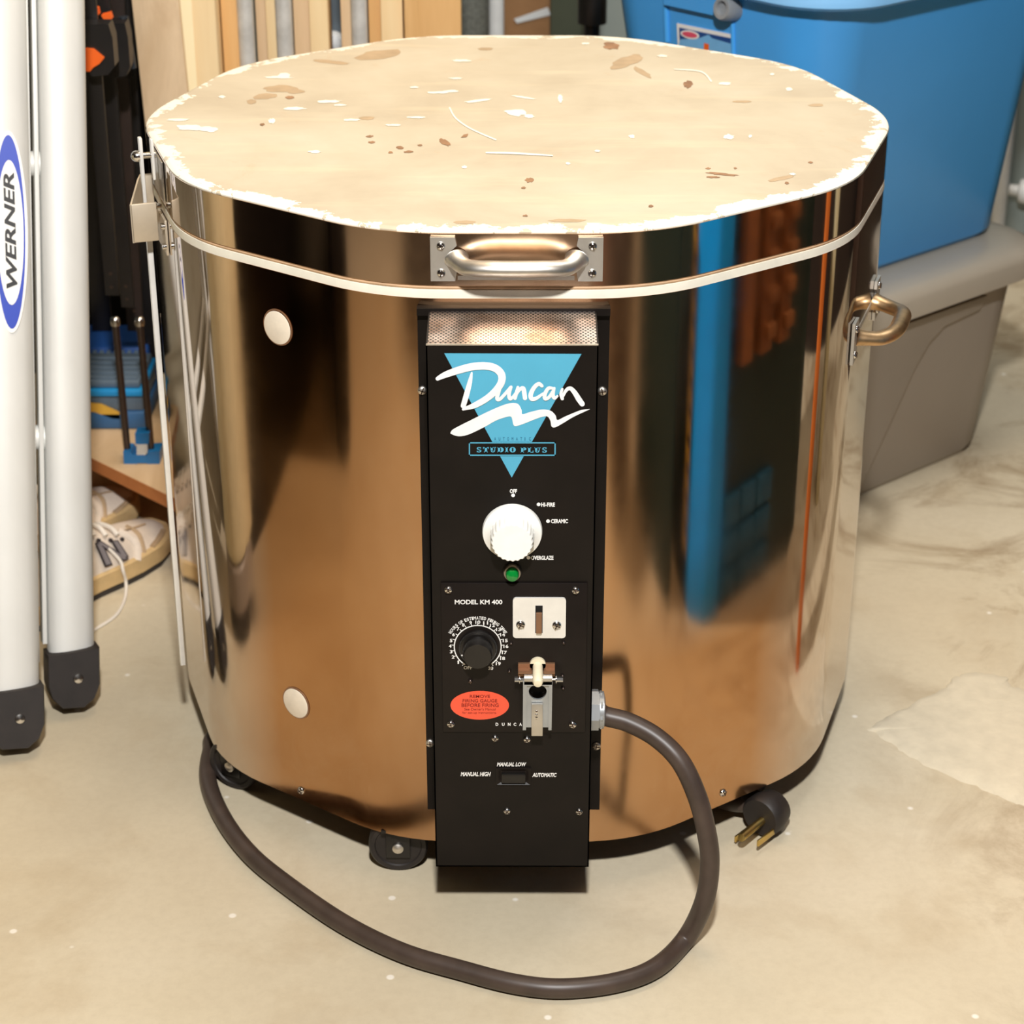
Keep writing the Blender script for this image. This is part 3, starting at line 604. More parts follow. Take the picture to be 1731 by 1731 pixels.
# sticker
b = B(); prism(b, [fs(811 + x, 1192 + y, 0) for x, y in ell(0, 0, 49.5, 24.2, 48)], (0, -.0003, 0)); st = obj('warning_sticker', b, M['sticker'], sp_, smooth=False, label='oval red-orange warning sticker')
fst = lambda x, y: fs(700 + x/4.946, 1130 + y/4.946, .0006)
b = B()
for s, x0, y0, x1, y1 in (('REMOVE', 466, 218, 635, 243), ('FIRING GAUGE', 406, 254, 695, 281), ('BEFORE FIRING', 397, 290, 707, 319)): put_text(b, s, x0, y0, x1, y1, fst, .01)
put_text(b, "See Owner's Manual", 420, 328, 682, 348, fst, .0); put_text(b, 'for set-up instructions.', 403, 358, 690, 380, fst, .0)
obj('sticker_lettering', b, M['dark_red'], st, smooth=False)
# lower switch
for x, y in ((837, 1248), (891, 1250), (857, 1371), (979, 1372)): screw(cb, aty(x, y, YF), (0, -1, 0), .0034)
fr2 = lambda x, y: fy(700 + x/4.946, 1130 + y/4.946, .0006)
b = B(); put_text(b, 'MANUAL LOW', 692, 782, 938, 816, fr2, .035, .25); put_text(b, 'MANUAL HIGH', 389, 862, 642, 898, fr2, .035, .25); put_text(b, 'AUTOMATIC', 988, 870, 1192, 905, fr2, .035, .25)
obj('mode_lettering', b, M['ink'], cb, smooth=False)
a0, a1 = aty(839, 1297, YF), aty(897, 1325, YF)
b = B(); o2 = [(a0.x, a0.z), (a1.x, a0.z), (a1.x, a1.z), (a0.x, a1.z)]; e_ = .004
i2 = [(a0.x + e_, a0.z - .0035), (a1.x - e_, a0.z - .0035), (a1.x - e_, a1.z + .002), (a0.x + e_, a1.z + .002)]
loft(b, [[V((x, YF, z)) for x, z in o2], [V((x, YF - .0022, z)) for x, z in o2], [V((x, YF - .0022, z)) for x, z in [(x*.97 + (a0.x + a1.x)/2*.03, z*.97 + (a0.z + a1.z)/2*.03) for x, z in o2]], [V((x, YF - .0005, z)) for x, z in i2]])
rs_ = obj('rocker_switch', b, M['plate'], cb, smooth=False)
b = B(); box(b, i2[0][0] + .0006, i2[1][0] - .0006, YF - .004, YF, i2[2][1] + .0006, i2[0][1] - .0015, bev=.0012); obj('switch_rocker', b, M['black'], rs_)
# gland and power cord
gc = V((bx1, -.4070, .2275))
b = B(); lathe(b, [(.0195, 0), (.0195, .007), (.0172, .007), (.0172, .0085), (.0182, .0085), (.0182, .0105), (.016, .012), (.0105, .012)], gc, (1, 0, 0), 8); lathe(b, [(.0172, .008), (.0172, .012), (.0110, .0135)], gc, (1, 0, 0), 32)
obj('cord_gland', b, M['cast'], kiln, label='grey metal cord clamp')
hang = [(1022, 1210, -.4075), (1062, 1221, -.412), (1110, 1247, -.423), (1150, 1287, -.437), (1178, 1345, -.449), (1194, 1405, -.457), (1200, 1460, -.462), (1190, 1525, -.466)]
pa0 = atz(1298, 1372, .024)
P = [V((bx1 + .006, -.407, .2275))] + [aty(*h) for h in hang]
P += [atz(x, y, .0098) for x, y in ((1158, 1588), (1108, 1636), (1040, 1661), (950, 1671), (870, 1663), (780, 1640), (680, 1610), (580, 1561), (480, 1492), (420, 1441), (376, 1381), (352, 1320), (356, 1270), (372, 1235))]
P += [V((-.26, .02, .0098)), V((-.12, .1, .0098)), V((.0, -.02, .0098)), V((.12, -.10, .0098)), pa0 + V((-.75, .62, 0))*.075 + V((0, 0, -.010)), pa0 + V((-.75, .62, .04))*.02]
b = B(); tube(b, P, .0092, 18, 8); cord = obj('power_cord', b, M['cord'], kiln, label='thick dark brown rubber power cord')
pa = atz(1298, 1372, .024); pd = (atz(1250, 1408, .024) - pa).normalized(); pu_ = V((0, 0, 1)); pv = pu_.cross(pd).normalized()
pf = Fr(pa, pd, pv, pu_)
b = B(); t_ = bmesh.new(); rings = []
for d_, w_ in ((-.016, .012), (-.013, .019), (.0, .0225), (.012, .0225), (.015, .020)):
    rings.append([pf(d_, w_*math.cos(2*PI*k/28), w_*.98*math.sin(2*PI*k/28)) for k in range(28)])
loft(b, rings); lathe(b, [(.0135, 0), (.0125, .02), (.0105, .03)], pf(-.004, .0, .002), V((-.75, .62, .04)), 18)
plug = obj('plug', b, M['rubber'], cord, label='black plug cap lying under the edge')
b = B(); tube(b, [pf(.012, .003, -.002), pf(.046, .003, -.004), pf(.050, .003, -.0045)], .0042, 14, 2); 
obj('plug_prong', b, M['brass'], cord)
for y_, z_ in ((.017, -.001), (-.010, -.008)):
    b = B(); box(b, .013, .042, y_ - .0012, y_ + .0012, z_ - .012, z_ - .005, pf, .0004); obj('plug_prong', b, M['brass'], cord)
# peepholes
f2 = facet(36, -1)
for x, y in ((470, 553), (501, 1188)):
    p = hit(x, y, f2.o, f2.v); b = B(); lathe(b, [(.0174, .0002), (.0172, .0008), (.0158, .0007)], p, f2.v, 36, cap=False)
    ph = obj('peephole_shade_rim', b, M['tube'], kiln)  # brown ring paints the shadow round the recessed plug
    b = B(); lathe(b, [(.0158, .0004), (.0156, .0009), (.0146, .0013), (.0004, .0015)], p - f2.u*.0006 - f2.w*.0006, f2.v, 36); obj('peephole_plug', b, M['brick'], ph, label='off-white ceramic plug')
f2r = facet(36, 1)
screw(kiln, hit(509, 1336, f2.o, f2.v), f2.v, .0042); screw(kiln, hit(1222, 1340, f2r.o, f2r.v), f2r.v, .0042)
# casters
def caster(x, y, ang):
    c_, s_ = math.cos(ang), math.sin(ang); ax = V((s_, -c_, 0)); bb = B()
    o_ = V((x, y, .0295))
    lathe(bb, [(.012, -.009), (.0225, -.009), (.0235, -.0085), (.0275, -.009), (.0292, -.007), (.0295, -.004), (.0295, .004), (.0292, .007), (.0275, .009), (.0235, .0085), (.0225, .007), (.012, .007)], o_, ax, 40)
    w = obj('caster', bb, M['rubber'], kiln)
    bb = B(); fr = Fr(o_, (c_, s_, 0), ax, (0, 0, 1))
    box(bb, -.012, .012, .0095, .0115, -.012, .023, fr, .001); box(bb, -.012, .012, -.0115, -.0095, -.012, .023, fr, .001); box(bb, -.016, .016, -.016, .016, .020, .0235, fr); obj('caster_fork', bb, M['black'], w)
    bb = B(); lathe(bb, [(.0055, 0), (.0055, .002), (.003, .0035), (.0004, .004)], fr(0, .0115, 0), ax, 18); cyl(bb, fr(0, -.011, 0), fr(0, .012, 0), .003); obj('caster_bolt', bb, M['handle'], w)
caster(-.1165, -.332, 0.); caster(-.2960, -.186, -.5)
for a in (52, 100, 148, 200, 252): caster(.318*math.sin(math.radians(a)), -.318*math.cos(math.radians(a)), math.radians(a))

# ------------------------------------------------------------------ ladder at the left edge
lad = thing('ladder', 'silver aluminium ladder with black rubber feet standing at the left edge', 'ladder', (-.53, -.07, 0))
def rail(p0, p1, wdt, dep, foot_p):
    p0, p1 = V(p0), V(p1); d = (p1 - p0).normalized(); u = V((.94, .342, 0)); u = (u - d*u.dot(d)).normalized(); n_ = u.cross(d).normalized()   # n_ faces the viewer
    fr = Fr(p0, u, n_, d); L = (p1 - p0).length
    prof = []
    h = wdt/2
    pr = [(-h, -dep), (-h, -.004), (-h + .003, .002), (-h + .008, .0055), (-h + .016, .0075), (0, .0074), (h - .020, .0058), (h - .012, .0030), (h - .006, -.0020), (h - .002, -.009), (h, -.017), (h, -dep), (h - .004, -dep), (h - .004, -.009), (-h + .004, -.009), (-h + .004, -dep)]
    bb = B(); rings = [[fr(x, y, z) for x, y in pr] for z in (0, L)]; loft(bb, rings)
    r_ = obj('rail', bb, M['alu'], lad, angle=60)
    return fr, r_
pA0 = V((-.4965, -.030, .058)); pA1 = V((-.487, .3, 1.9*.55)); 
A = V((-.4965, -.0275, .06)); dA = V((.005, .2400, .690)).normalized()
Bp = V((-.5430, -.114, .06)); dB = V((-.003, .2700, .690)).normalized()
fA, rA = rail(A, A + dA*1.9, .0515, .03, None)
fB, rB = rail(Bp, Bp + dB*1.9, .056, .03, None)
def foot(fr, wd):
    n_ = fr.v; pts = []
    h = wd/2 + .003
    out = [(h, .012), (h, -.030), (h - .006, -.046), (h - .018, -.056), (-h + .016, -.056), (-h + .004, -.044), (-h, -.030), (-h, .006)]
    bb = B(); low = V((0, 0, 1))
    P_ = [fr(x, -.034, z) for x, z in out]; dv = n_*.044
    loft(bb, [[p + dv*t for p in [q.lerp(sum(P_, V())/len(P_), s) for q in P_]] for t, s in ((0, .0), (.93, 0), (1, .04))])
    zmin = min(v.co.z for v in bb.verts); bmesh.ops.translate(bb, verts=bb.verts, vec=(0, 0, -zmin*.98 if zmin < 0 else 0))
    f_ = obj('rubber_foot', bb, M['rubber'], lad, angle=30)
    bb = B(); lathe(bb, [(.0062, 0), (.0062, .001), (.005, .003), (.0004, .004)], fr(.004, .0100, -.018), n_, 18); obj('foot_bolt', bb, M['chrome'], f_)
foot(fA, .0515); foot(fB, .056)
b = B(); frs = Fr(fA.o, fA.u, fA.v, fA.w); box(b, -.0325, -.0275, -.03, -.004, .02, 1.85, fA, .0008); box(b, -.0415, -.0365, -.03, -.002, .0, 1.85, fA, .0008); obj('guide_channel', b, M['alu'], lad)
for z in (.25, .55, .85, 1.15, 1.45):
    b = B(); cyl(b, fA(-.02, -.02, z), fA(-.42, -.02, z), .014, n=16); obj('rung', b, M['alu'], lad)
    b = B(); cyl(b, fB(-.02, -.02, z), fB(-.42, -.02, z), .014, n=16); obj('rung', b, M['alu'], lad)
for fr_, w_ in ((fA, .0515), (fB, .056)):
    b = B(); box(b, -.445, -.445 + w_, -.03, .006, 0, 1.9, fr_, .003); obj('rail', b, M['alu'], lad)
# oval maker's label on rail
nB = fB.v; pB = fB(0, .0072, .3)
def fw_(x, y, e=.0): return hit(x, y, pB, nB) + nB*e
b = B(); prism(b, [fw_(*p) for p in ell(17, 392, 30, 171, 56, -.021)], nB*.0003); lb = obj('oval_label', b, M['ink'], lad, smooth=False)
b = B(); flat(b, [fw_(*p, .0005) for p in ell(17, 392, 25.5, 164, 56, -.021)]); obj('label_ring', b, M['blue_ink'], lb, smooth=False)
b = B(); flat(b, [fw_(*p, .0007) for p in ell(17.4, 393, 22.4, 122.5, 56, -.021)]); obj('label_field', b, M['ink'], lb, smooth=False)
b = B()
def wm(u, v):      # u along the word (0..194), v across (0 top .. 19)
    t = u/196; return fw_(11 - t*6 + v*.98 - .0*t, 488 - u - v*.03, .001)
put_text(b, 'WERNER', 0, 0, 196, 19, wm, .03, .22)
obj('label_lettering', b, M['black_ink'], lb, smooth=False)

# ------------------------------------------------------------------ lumber and pipes behind
def board(name, label, cat, x0, x1, y, dep, h, m, lean=0., z0=0., group=None):
    c = ((x0 + x1)/2, y + dep/2, z0); fr = Fr((0, 0, 0), (1, 0, 0), (0, 1, 0), (0, lean, 1)); bb = B()
    box(bb, x0, x1, y, y + dep, z0, z0 + h, W0, .002)
    if lean:
        for v in bb.verts: v.co.x += lean*(v.co.z - z0)
    return tag(obj(name, bb, m, loc=c), label, cat, group)
def bx(p): return aty(p, 0, .6).x
g = 'lumber stood on end behind the kiln'
board('plywood_sheet', 'rough tan plywood sheet standing behind the black clamps', 'plywood', aty(222, 0, .565).x + .020, aty(302, 0, .565).x + .020, .565, .012, 1.25, M['ply'], lean=-.03)
o = board('pine_board', 'pale yellow edged pine board beside the plywood sheet', 'board', bx(301), bx(366), .584, .060, 1.3, M['lumber'], group=g)
b = B(); box(b, bx(301) + .0004, bx(327), .5835, .585, .003, 1.298); st_ = obj('board_edge', b, M['lumber_y'], o)
board('pine_board', 'narrow amber pine board left of the first steel pipe', 'board', bx(367.5), bx(397), .622, .040, 1.3, M['lumber_d'], group=g)
board('pine_board', 'darker tan pine strip between the first two steel pipes', 'board', bx(421), bx(440), .655, .040, 1.25, M['lumber_t'], group=g)
board('pine_board', 'light pine strip left of the second steel pipe', 'board', bx(440.8), bx(465), .640, .040, 1.28, M['lumber'], group=g)
board('pine_board', 'tan pine board right of the second steel pipe', 'board', bx(487), bx(516), .650, .040, 1.28, M['lumber_t'], group=g)
board('pine_board', 'light pine board left of the dark gap', 'board', bx(517), bx(550), .630, .050, 1.3, M['lumber'], group=g)
board('pine_board', 'dull tan board left of the third steel pipe', 'board', bx(569), bx(591), .650, .040, 1.25, M['lumber_t'], group=g)
board('pine_board', 'brownish board just right of the third steel pipe', 'board', bx(616), bx(638), .660, .030, 1.25, M['lumber_d'], group=g)
board('pine_board', 'light pine board left of the widest board', 'board', bx(638.8), bx(677), .640, .045, 1.3, M['lumber'], group=g)
board('pine_board', 'widest amber board at the right end of the lumber', 'board', bx(680.5), bx(778), .630, .040, 1.3, M['lumber_d'], group=g)
for (a, c_, lab) in ((395.5, 424, 'leftmost galvanised steel pipe behind the kiln lid'), (461, 490, 'middle galvanised steel pipe behind the kiln lid'), (590, 618, 'rightmost galvanised steel pipe behind the kiln lid')):
    x0, x1 = bx(a), bx(c_); r = (x1 - x0)/2; b = B(); lathe(b, [(r*.85, 0), (r, .003), (r, 1.35), (r*.85, 1.352)], ((x0 + x1)/2, .62, 0), (0, 0, 1), 24)
    tag(obj('steel_pipe', b, M['galv'], loc=((x0 + x1)/2, .62, 0)), lab, 'pipe', 'steel pipes behind the kiln')
b = B(); box(b, -.34, -.10, .95, .98, 0, 1.3, bev=.004)
tag(obj('steel_sheet', b, M['steel_grey'], loc=(-.22, .95, 0)), 'grey-blue steel sheet seen through the gap in the lumber', 'sheet')
b = B(); p = aty(563, 74, .93); lathe(b, [(.0, -.002), (.012, 0), (.012, .004), (.017, .010), (.018, .018), (.014, .026), (.0005, .030)], V((p.x, .949, p.z)), (0, -1, 0), 20)
o = obj('round_knob', b, M['pvc'], bpy.data.objects['steel_sheet']); 

# ------------------------------------------------------------------ things glimpsed behind the kiln, centre
def col(px, y): return aty(px, 30, y).x
b = B(); x0, x1 = col(770, 1.3), col(820, 1.3); lathe(b, [(.024, .43), (.026, .44), (.026, .462), (.031, .468), (.031, .85)], ((x0 + x1)/2, 1.28, 0), (0, 0, 1), 28)
mf = thing('mesh_strainer', 'grey wire mesh cylinder above a grey cup right of the lumber', 'strainer', ((x0 + x1)/2, 1.28, 0)); obj('mesh_sleeve', b, M['filter'], mf)
b = B(); lathe(b, [(.034, 0), (.034, .40), (.030, .43), (.025, .435)], ((x0 + x1)/2, 1.28, 0), (0, 0, 1), 28); obj('cup', b, M['steel_grey'], mf)
b = B(); x0, x1 = col(825, 1.32), col(852, 1.32); lathe(b, [((x1 - x0)/2, 0), ((x1 - x0)/2, 1.2)], ((x0 + x1)/2, 1.32, 0), (0, 0, 1), 20)
tag(obj('plastic_pipe', b, M['pvc'], loc=((x0 + x1)/2, 1.32, 0)), 'pale grey upright plastic pipe between wire mesh and cardboard', 'pipe')
b = B(); x0, x1 = col(850, 1.40), col(931, 1.40); box(b, x0, x1, 1.40, 1.55, 0, .95, bev=.003); cbx = thing('cardboard_box', 'tall brown cardboard box with one slanted white strip', 'box', ((x0 + x1)/2, 1.47, 0)); obj('carton', b, M['cardboard'], cbx)
b = B(); q = [aty(x, y, 1.3985) for x, y in ((869, 32), (926, 12), (931, 25), (874, 39))]; prism(b, q, (0, -.001, 0)); obj('white_strip', b, M['tape'], cbx, smooth=False)
b = B(); x0, x1 = col(930, 1.38), col(1000, 1.38); box(b, x0, x1, 1.36, 1.40, 0, 1.0, bev=.003); tag(obj('storage_board', b, M['dark_green'], loc=((x0 + x1)/2, 1.38, 0)), 'dark olive board standing right of the cardboard box', 'board')
b = B(); x0, x1 = col(988, 1.1), col(1014, 1.1); xm = (x0 + x1)/2; lathe(b, [(.022, 0), (.022, .02), (.012, .03), (.012, .52), (.022, .522), (.022, .565), (.014, .57), (.014, 1.1)], (xm, 1.1, 0), (0, 0, 1), 20)
tag(obj('stand_pole', b, M['black'], loc=(xm, 1.1, 0)), 'black stand pole with a collar beside the blue tote', 'pole')

# ------------------------------------------------------------------ clamps, left
b = B(); box(b, -.85, -.428, .98, .99, .0, 1.4); tag(obj('dark_backdrop', b, M['backdrop_black'], loc=(-.63, .98, 0)), 'dark backdrop standing in for the blackness behind the clamps', 'board')  # near-black sheet puts the darkness behind the clamps into colour
b = B(); box(b, -.75, -.43, .44, .979, 1.22, 1.245, bev=.002); tag(obj('clamp_rack', b, M['lumber_t'], loc=(-.6, .7, 1.22)), 'wooden rack from which the black clamps hang', 'rack')
def clamp(label, x0, y0p, x1, y1p, Y, wd, m, head=None, pads=(), tip=True, cat='clamp'):
    """a bar through two pixel points at depth Y"""
    p, q = aty(x0, y0p, Y), aty(x1, y1p, Y); t = thing('bar_clamp', label, cat, (q.x, Y, 0), 'black bar clamps hanging left of the kiln')
    d = (p - q).normalized(); p2 = q + d*((1.22 - q.z)/d.z); u = V((1, 0, 0)); fr = Fr(q, u - d*u.dot(d), (0, 1, 0), d); L = (p2 - q).length
    bb = B(); box(bb, -wd/2, wd/2, 0, .007, 0, L, fr, .0008); br = obj('bar', bb, M[m], t)
    if tip:
        for s in (.012, .03):
            bb = B(); lathe(bb, [(.0022, 0), (.0022, .0012)], fr(.0, 0, s), (0, -1, 0), 10); obj('rivet', bb, M['rod'], t)
    if head:
        hx0, hy0, hx1, hy1 = head; a, c = aty(hx0, hy0, Y - .02), aty(hx1, hy1, Y - .02); bb = B(); w_, h_ = c.x - a.x, a.z - c.z
        pr = [(0, 0), (w_*.9, 0), (w_, .25*h_), (w_, .8*h_), (w_*.75, .97*h_), (w_*.2, h_), (0, .85*h_)]
        prism(bb, [V((a.x + x, Y - .03, a.z - y)) for x, y in pr], (0, .028, 0)); obj('clamp_head', bb, M['clamp'], t)
    for pts in pads:
        bb = B(); prism(bb, [aty(x, y, Y - .034) for x, y in pts], (0, .012, 0)); obj('clamp_pad', bb, M['orange'], t, smooth=False, label='orange plastic pad')
    return t
clamp('black bar clamp with a large orange pad behind the ladder rail', 160, 130, 190, 500, .47, .018, 'clamp', head=(140, 38, 198, 126), pads=[((120, 80), (158, 83), (176, 98), (168, 108), (158, 114), (152, 121), (120, 121))])
clamp('black bar clamp with two small orange pads at the top of the photo', 182, 100, 216, 520, .54, .017, 'clamp', head=(183, 36, 224, 128), pads=[((150, 13), (165, 14), (167, 25), (152, 27)), ((171, 26), (186, 22), (189, 32), (177, 36))])
clamp('brown-black bar clamp hanging against the plywood edge', 203, 120, 229, 560, .64, .022, 'clamp_b', head=(206, 70, 229, 130))
clamp('thin dark bar clamp nearest the kiln hinge', 222, 120, 255, 612, .72, .014, 'clamp')
clamp('dark bar clamp farthest back beside the ladder rail', 142, 90, 172, 560, .77, .028, 'clamp', tip=False)
b = B(); p, q = aty(208, 28, .54), aty(222, 115, .54); tube(b, [p + V((0, 0, .0)), q], .0065, 14, 0); 
tag(obj('clamp_handle_rod', b, M['steel_bar'], loc=(q.x, q.y, q.z)), 'blue-grey steel rod in front of the black clamp head', 'rod')
# blue-footed clamp with two dark rods
pc = thing('pipe_clamp', 'clamp with two dark upright rods and a bright blue foot', 'clamp', aty(236, 790, .43))
for (xa, ya, xb, yb) in ((195, 545, 216, 768), (236, 545, 256, 764)):
    p, q = aty(xa, ya, .43), aty(xb, yb, .43); b = B(); cyl(b, q, p, .0046, n=16); r_ = obj('rod', b, M['rod'], pc)
    b = B(); lathe(b, [(.0058, -.004), (.0062, .0), (.0058, .005), (.0035, .0075), (.0004, .008)], p, (p - q), 16); obj('rod_cap', b, M['chrome'], r_)
b = B(); q = lambda x, y: aty(x, y, .418)
prism(b, [q(*p) for p in ((208, 764), (220, 764), (224, 769), (246, 769), (250, 764), (270, 763), (270, 792), (253, 795), (248, 783), (232, 783), (227, 795), (210, 793))], (0, .028, 0)); obj('foot', b, M['jaw_blue'], pc, angle=20, label='bright blue cast foot')
b = B(); prism(b, [q(*p) for p in ((228, 733), (252, 732), (251, 751), (229, 751))], (0, .02, 0)); obj('bracket', b, M['jaw_blue'], pc, smooth=False)
b = B(); prism(b, [q(*p) for p in ((231, 751), (249, 751), (249, 769), (231, 769))], (0, .012, 0)); obj('foot_block', b, M['galv'], pc, smooth=False)
# plank and organiser cases
p0, p1 = atz(150, 772, .10), atz(300, 845, .10); d = (p1 - p0).normalized(); w = V((0, 0, 1)); v_ = w.cross(d); fr = Fr(p0, d, v_, w)
b = B(); box(b, -.15, .22, 0, .20, -.019, 0, fr, .001)
for f in b.faces: f.material_index = 1 if f.calc_center_median().z > .0998 else 0
pk = obj('wood_plank', b, [M['plank'], M['plank_top']], loc=fr(.05, .1, -.014), smooth=False); tag(pk, 'reddish wooden plank lying above the sneakers under the tool cases', 'plank')
b = B(); box(b, -.10, -.06, .02, .18, -.10, -.0195, fr, .002); tag(obj('wood_block', b, M['lumber_t'], loc=fr(-.08, .1, -.1)), 'wood block holding up the left end of the plank', 'block')
b = B(); box(b, .155, .20, .06, .19, -.10, -.0195, fr, .002); tag(obj('wood_block', b, M['lumber_t'], loc=fr(.18, .12, -.1)), 'wood block holding up the right end of the plank', 'block')
def yz(px, py, Y): return aty(px, py, Y)
tcs = thing('organiser_case', 'grey and blue plastic organiser case with a yellow strip on the plank', 'case', yz(200, 740, .53))
Yc = .53; l0 = aty(100, 740, Yc); l1 = aty(250, 740, Yc); zt = aty(200, 663, Yc).z; zb = .1002
b = B(); box(b, l0.x, l1.x, Yc, Yc + .12, zb, zb + .026, bev=.004); obj('case_base', b, M['case_blue'], tcs)
b = B(); box(b, l0.x + .004, l1.x - .004, Yc + .004, Yc + .116, zb + .026, zt - .006, bev=.002); obj('case_body', b, M['case_grey'], tcs)
b = B(); box(b, l0.x, l1.x - .002, Yc - .002, Yc + .12, zt - .006, zt + .003, bev=.002); obj('case_rim', b, M['case_sky'], tcs)
b = B(); box(b, l0.x + .006, l1.x - .006, Yc + .006, Yc + .11, zt + .003, zt + .014, bev=.003)
for k in range(5): box(b, l0.x + .008, l1.x - .01, Yc + .012 + k*.018, Yc + .02 + k*.018, zt + .014, zt + .0165, bev=.001)
obj('case_lid', b, M['case_grey'], tcs)
b = B(); prism(b, [aty(x, y, Yc + .003) for x, y in ((120, 676), (172, 682), (203, 696), (203, 707), (190, 706), (160, 695), (120, 694))], (0, -.003, 0)); obj('yellow_strip', b, M['yellow'], tcs, smooth=False)
Y2 = .70; a = aty(110, 640, Y2); c = aty(252, 640, Y2); z1 = aty(180, 590, Y2).z
rc = thing('ribbed_crate', 'dark blue ribbed plastic crate behind the organiser case', 'crate', ((a.x + c.x)/2, Y2, 0))
b = B(); box(b, a.x, c.x, Y2 + .006, Y2 + .10, 0, z1, bev=.004); obj('crate_body', b, M['navy'], rc)
for k in range(12):
    x = a.x + .006 + k*(c.x - a.x - .012)/11; b = B(); box(b, x - .003, x + .003, Y2, Y2 + .008, .004, z1 - .004, bev=.001); obj('rib', b, M['case_grey'], rc)
b = B(); p = aty(216, 560, .76); box(b, p.x - .012, p.x + .010, .84, .85, 0, p.z, bev=.001); tag(obj('tan_strip', b, M['lumber_t'], loc=(p.x, .84, 0)), 'short tan wood strip between the two dark rods', 'strip')

# ------------------------------------------------------------------ sneakers
def sneaker(label, toe, heel, side, letter):
    toe, heel = V((*toe, 0)), V((*heel, 0)); e1 = (toe - heel).normalized(); e2 = V((0, 0, 1)).cross(e1); L = (toe - heel).length; S = L/.29
    fr = Fr(heel, e1, e2, (0, 0, 1)); t = thing('sneaker', label, 'shoe', heel.lerp(toe, .5), 'pair of worn sneakers on the floor')
    prof = [(0, .024, .026, .075), (.02, .033, .034, .085), (.06, .036, .036, .088), (.10, .036, .034, .092), (.135, .038, .035, .086), (.17, .044, .039, .068), (.20, .047, .042, .055), (.235, .046, .040, .047), (.262, .038, .033, .041), (.28, .024, .020, .034), (.289, .010, .008, .026)]
    prof = [(x*S, a*S, c*S, h*S) for x, a, c, h in prof]
    def section(x, wb, wt, z0, z1, n=20, pw=.6):
        out = []
        for k in range(n + 1):
            a = PI*k/n; cx_, sy = math.cos(a), math.sin(a)
            out.append(fr(x, math.copysign(abs(cx_)**pw, cx_)*(wb + (wt - wb)*sy), z0 + (z1 - z0)*sy**.75))
        return out
    bb = B(); loft(bb, [section(x, wb, wt*.62, .022, h, pw=.65) for x, wb, wt, h in prof]); up_ = obj('upper', bb, M['shoe'], t, angle=80)
    bb = B(); loft(bb, [[fr(x, s*(wb + .003), z) for s, z in ((1, .009), (1, .029), (.9, .031), (-.9, .031), (-1, .029), (-1, .009))] for x, wb, wt, h in prof]); obj('midsole', bb, M['sole'], t, angle=60)
    bb = B(); loft(bb, [[fr(x, s*(wb + .001), z + (max(0, x/L - .8)*.05)) for s, z in ((1, .0), (1, .0092), (-1, .0092), (-1, .0))] for x, wb, wt, h in prof]); obj('outsole', bb, M['outsole'], t)
    sd = side
    # tan trim bands that follow the upper
    def surf(x, k):      # point on upper, k 0 = side base .. 1 = top
        for i in range(len(prof) - 1):
            if prof[i][0] <= x <= prof[i + 1][0]: break
        f_ = (x - prof[i][0])/(prof[i + 1][0] - prof[i][0]); wb, wt, h = [prof[i][j] + (prof[i + 1][j] - prof[i][j])*f_ for j in (1, 2, 3)]
        a = PI/2*k; cx_, sy = math.cos(a), math.sin(a); return fr(x, sd*((cx_**.65 if cx_ > 0 else 0)*(wb + (wt*.62 - wb)*sy) + .0012), .022 + (h - .022)*sy**.75 + .0012)
    def band(pts, wd, m, name):
        bb = B(); P_ = [surf(x*S, k) for x, k in pts]; tube(bb, P_, wd, 8, 5, flat=.5); return obj(name, bb, M[m], t)
    band([(.07, .04), (.11, .45), (.125, .85)], .005, 'shoe_d', 'side_stripe'); band([(.192, .03), (.206, .35), (.196, .75)], .006, 'shoe', 'side_stripe'); band([(.208, .05), (.222, .5), (.222, .95)], .003, 'shoe_d', 'toe_seam'); band([(.02, .1), (.03, .6), (.05, .95)], .005, 'shoe_d', 'heel_trim')
    band([(.225, .12), (.245, .2), (.266, .3)], .004, 'shoe_d', 'toe_trim'); band([(.19, .75), (.22, .78), (.25, .8)], .0018, 'shoe_d', 'toe_stitching')
    for k in range(5):
        x = (.115 + k*.019)*S; bb = B(); P_ = []
        for a in range(9):
            s_ = -1 + 2*a/8; q = surf(x + .004*s_, 1 - .45*abs(s_)); y = (q - heel).dot(e2); P_.append(q - e2*(y - abs(y)*(1 if s_ > 0 else -1)) + V((0, 0, .0035)))
        tube(bb, P_, .0032, 8, 3); obj('lace', bb, M['lace'], t)
        bb = B(); q = surf(x, .5); lathe(bb, [(.0026, -.001), (.0026, .0025)], q, e2*sd, 10); obj('eyelet', bb, M['n_dark'], t)
    bb = B(); loft(bb, [[fr(.055*S + .042*S*math.cos(2*PI*k/20), .020*S*math.sin(2*PI*k/20), z) for k in range(20)] for z in (.089*S, .0905*S)]); obj('collar_opening', bb, M['shoe_d'], t)
    if letter:
        def nm(u, v): return surf((.143 + u*.040)*S, .10 + v*.40)
        bb = B(); 
        def quad(bm, p, e): flat(bm, [nm(*q) + e2*(sd*e) for q in p])
        for p_ in (((.0, 0), (.3, 0), (.3, .9), (.0, .9)), ((.68, .1), (.98, .1), (.98, 1), (.68, 1)), ((.05, .98), (.32, .98), (.95, .02), (.66, .02))): quad(bb, p_, .003)
        lt_ = obj('letter', bb, M['n_dark'], t, smooth=False, label='grey capital N')
        bb = B()
        for p_ in (((.06, .05), (.24, .05), (.24, .85), (.06, .85)), ((.74, .15), (.92, .15), (.92, .95), (.74, .95)), ((.12, .93), (.28, .93), (.88, .07), (.72, .07))): quad(bb, p_, .0036)
        obj('letter_fill', bb, M['n_grey'], lt_, smooth=False)
    return t, surf
t1, sf = sneaker('front dirty white sneaker with a grey N on its side', (-.468, .394), (-.624, .140), -1, True)
t2, _ = sneaker('back dirty white sneaker half hidden behind the front one', (-.520, .492), (-.715, .272), -1, False)
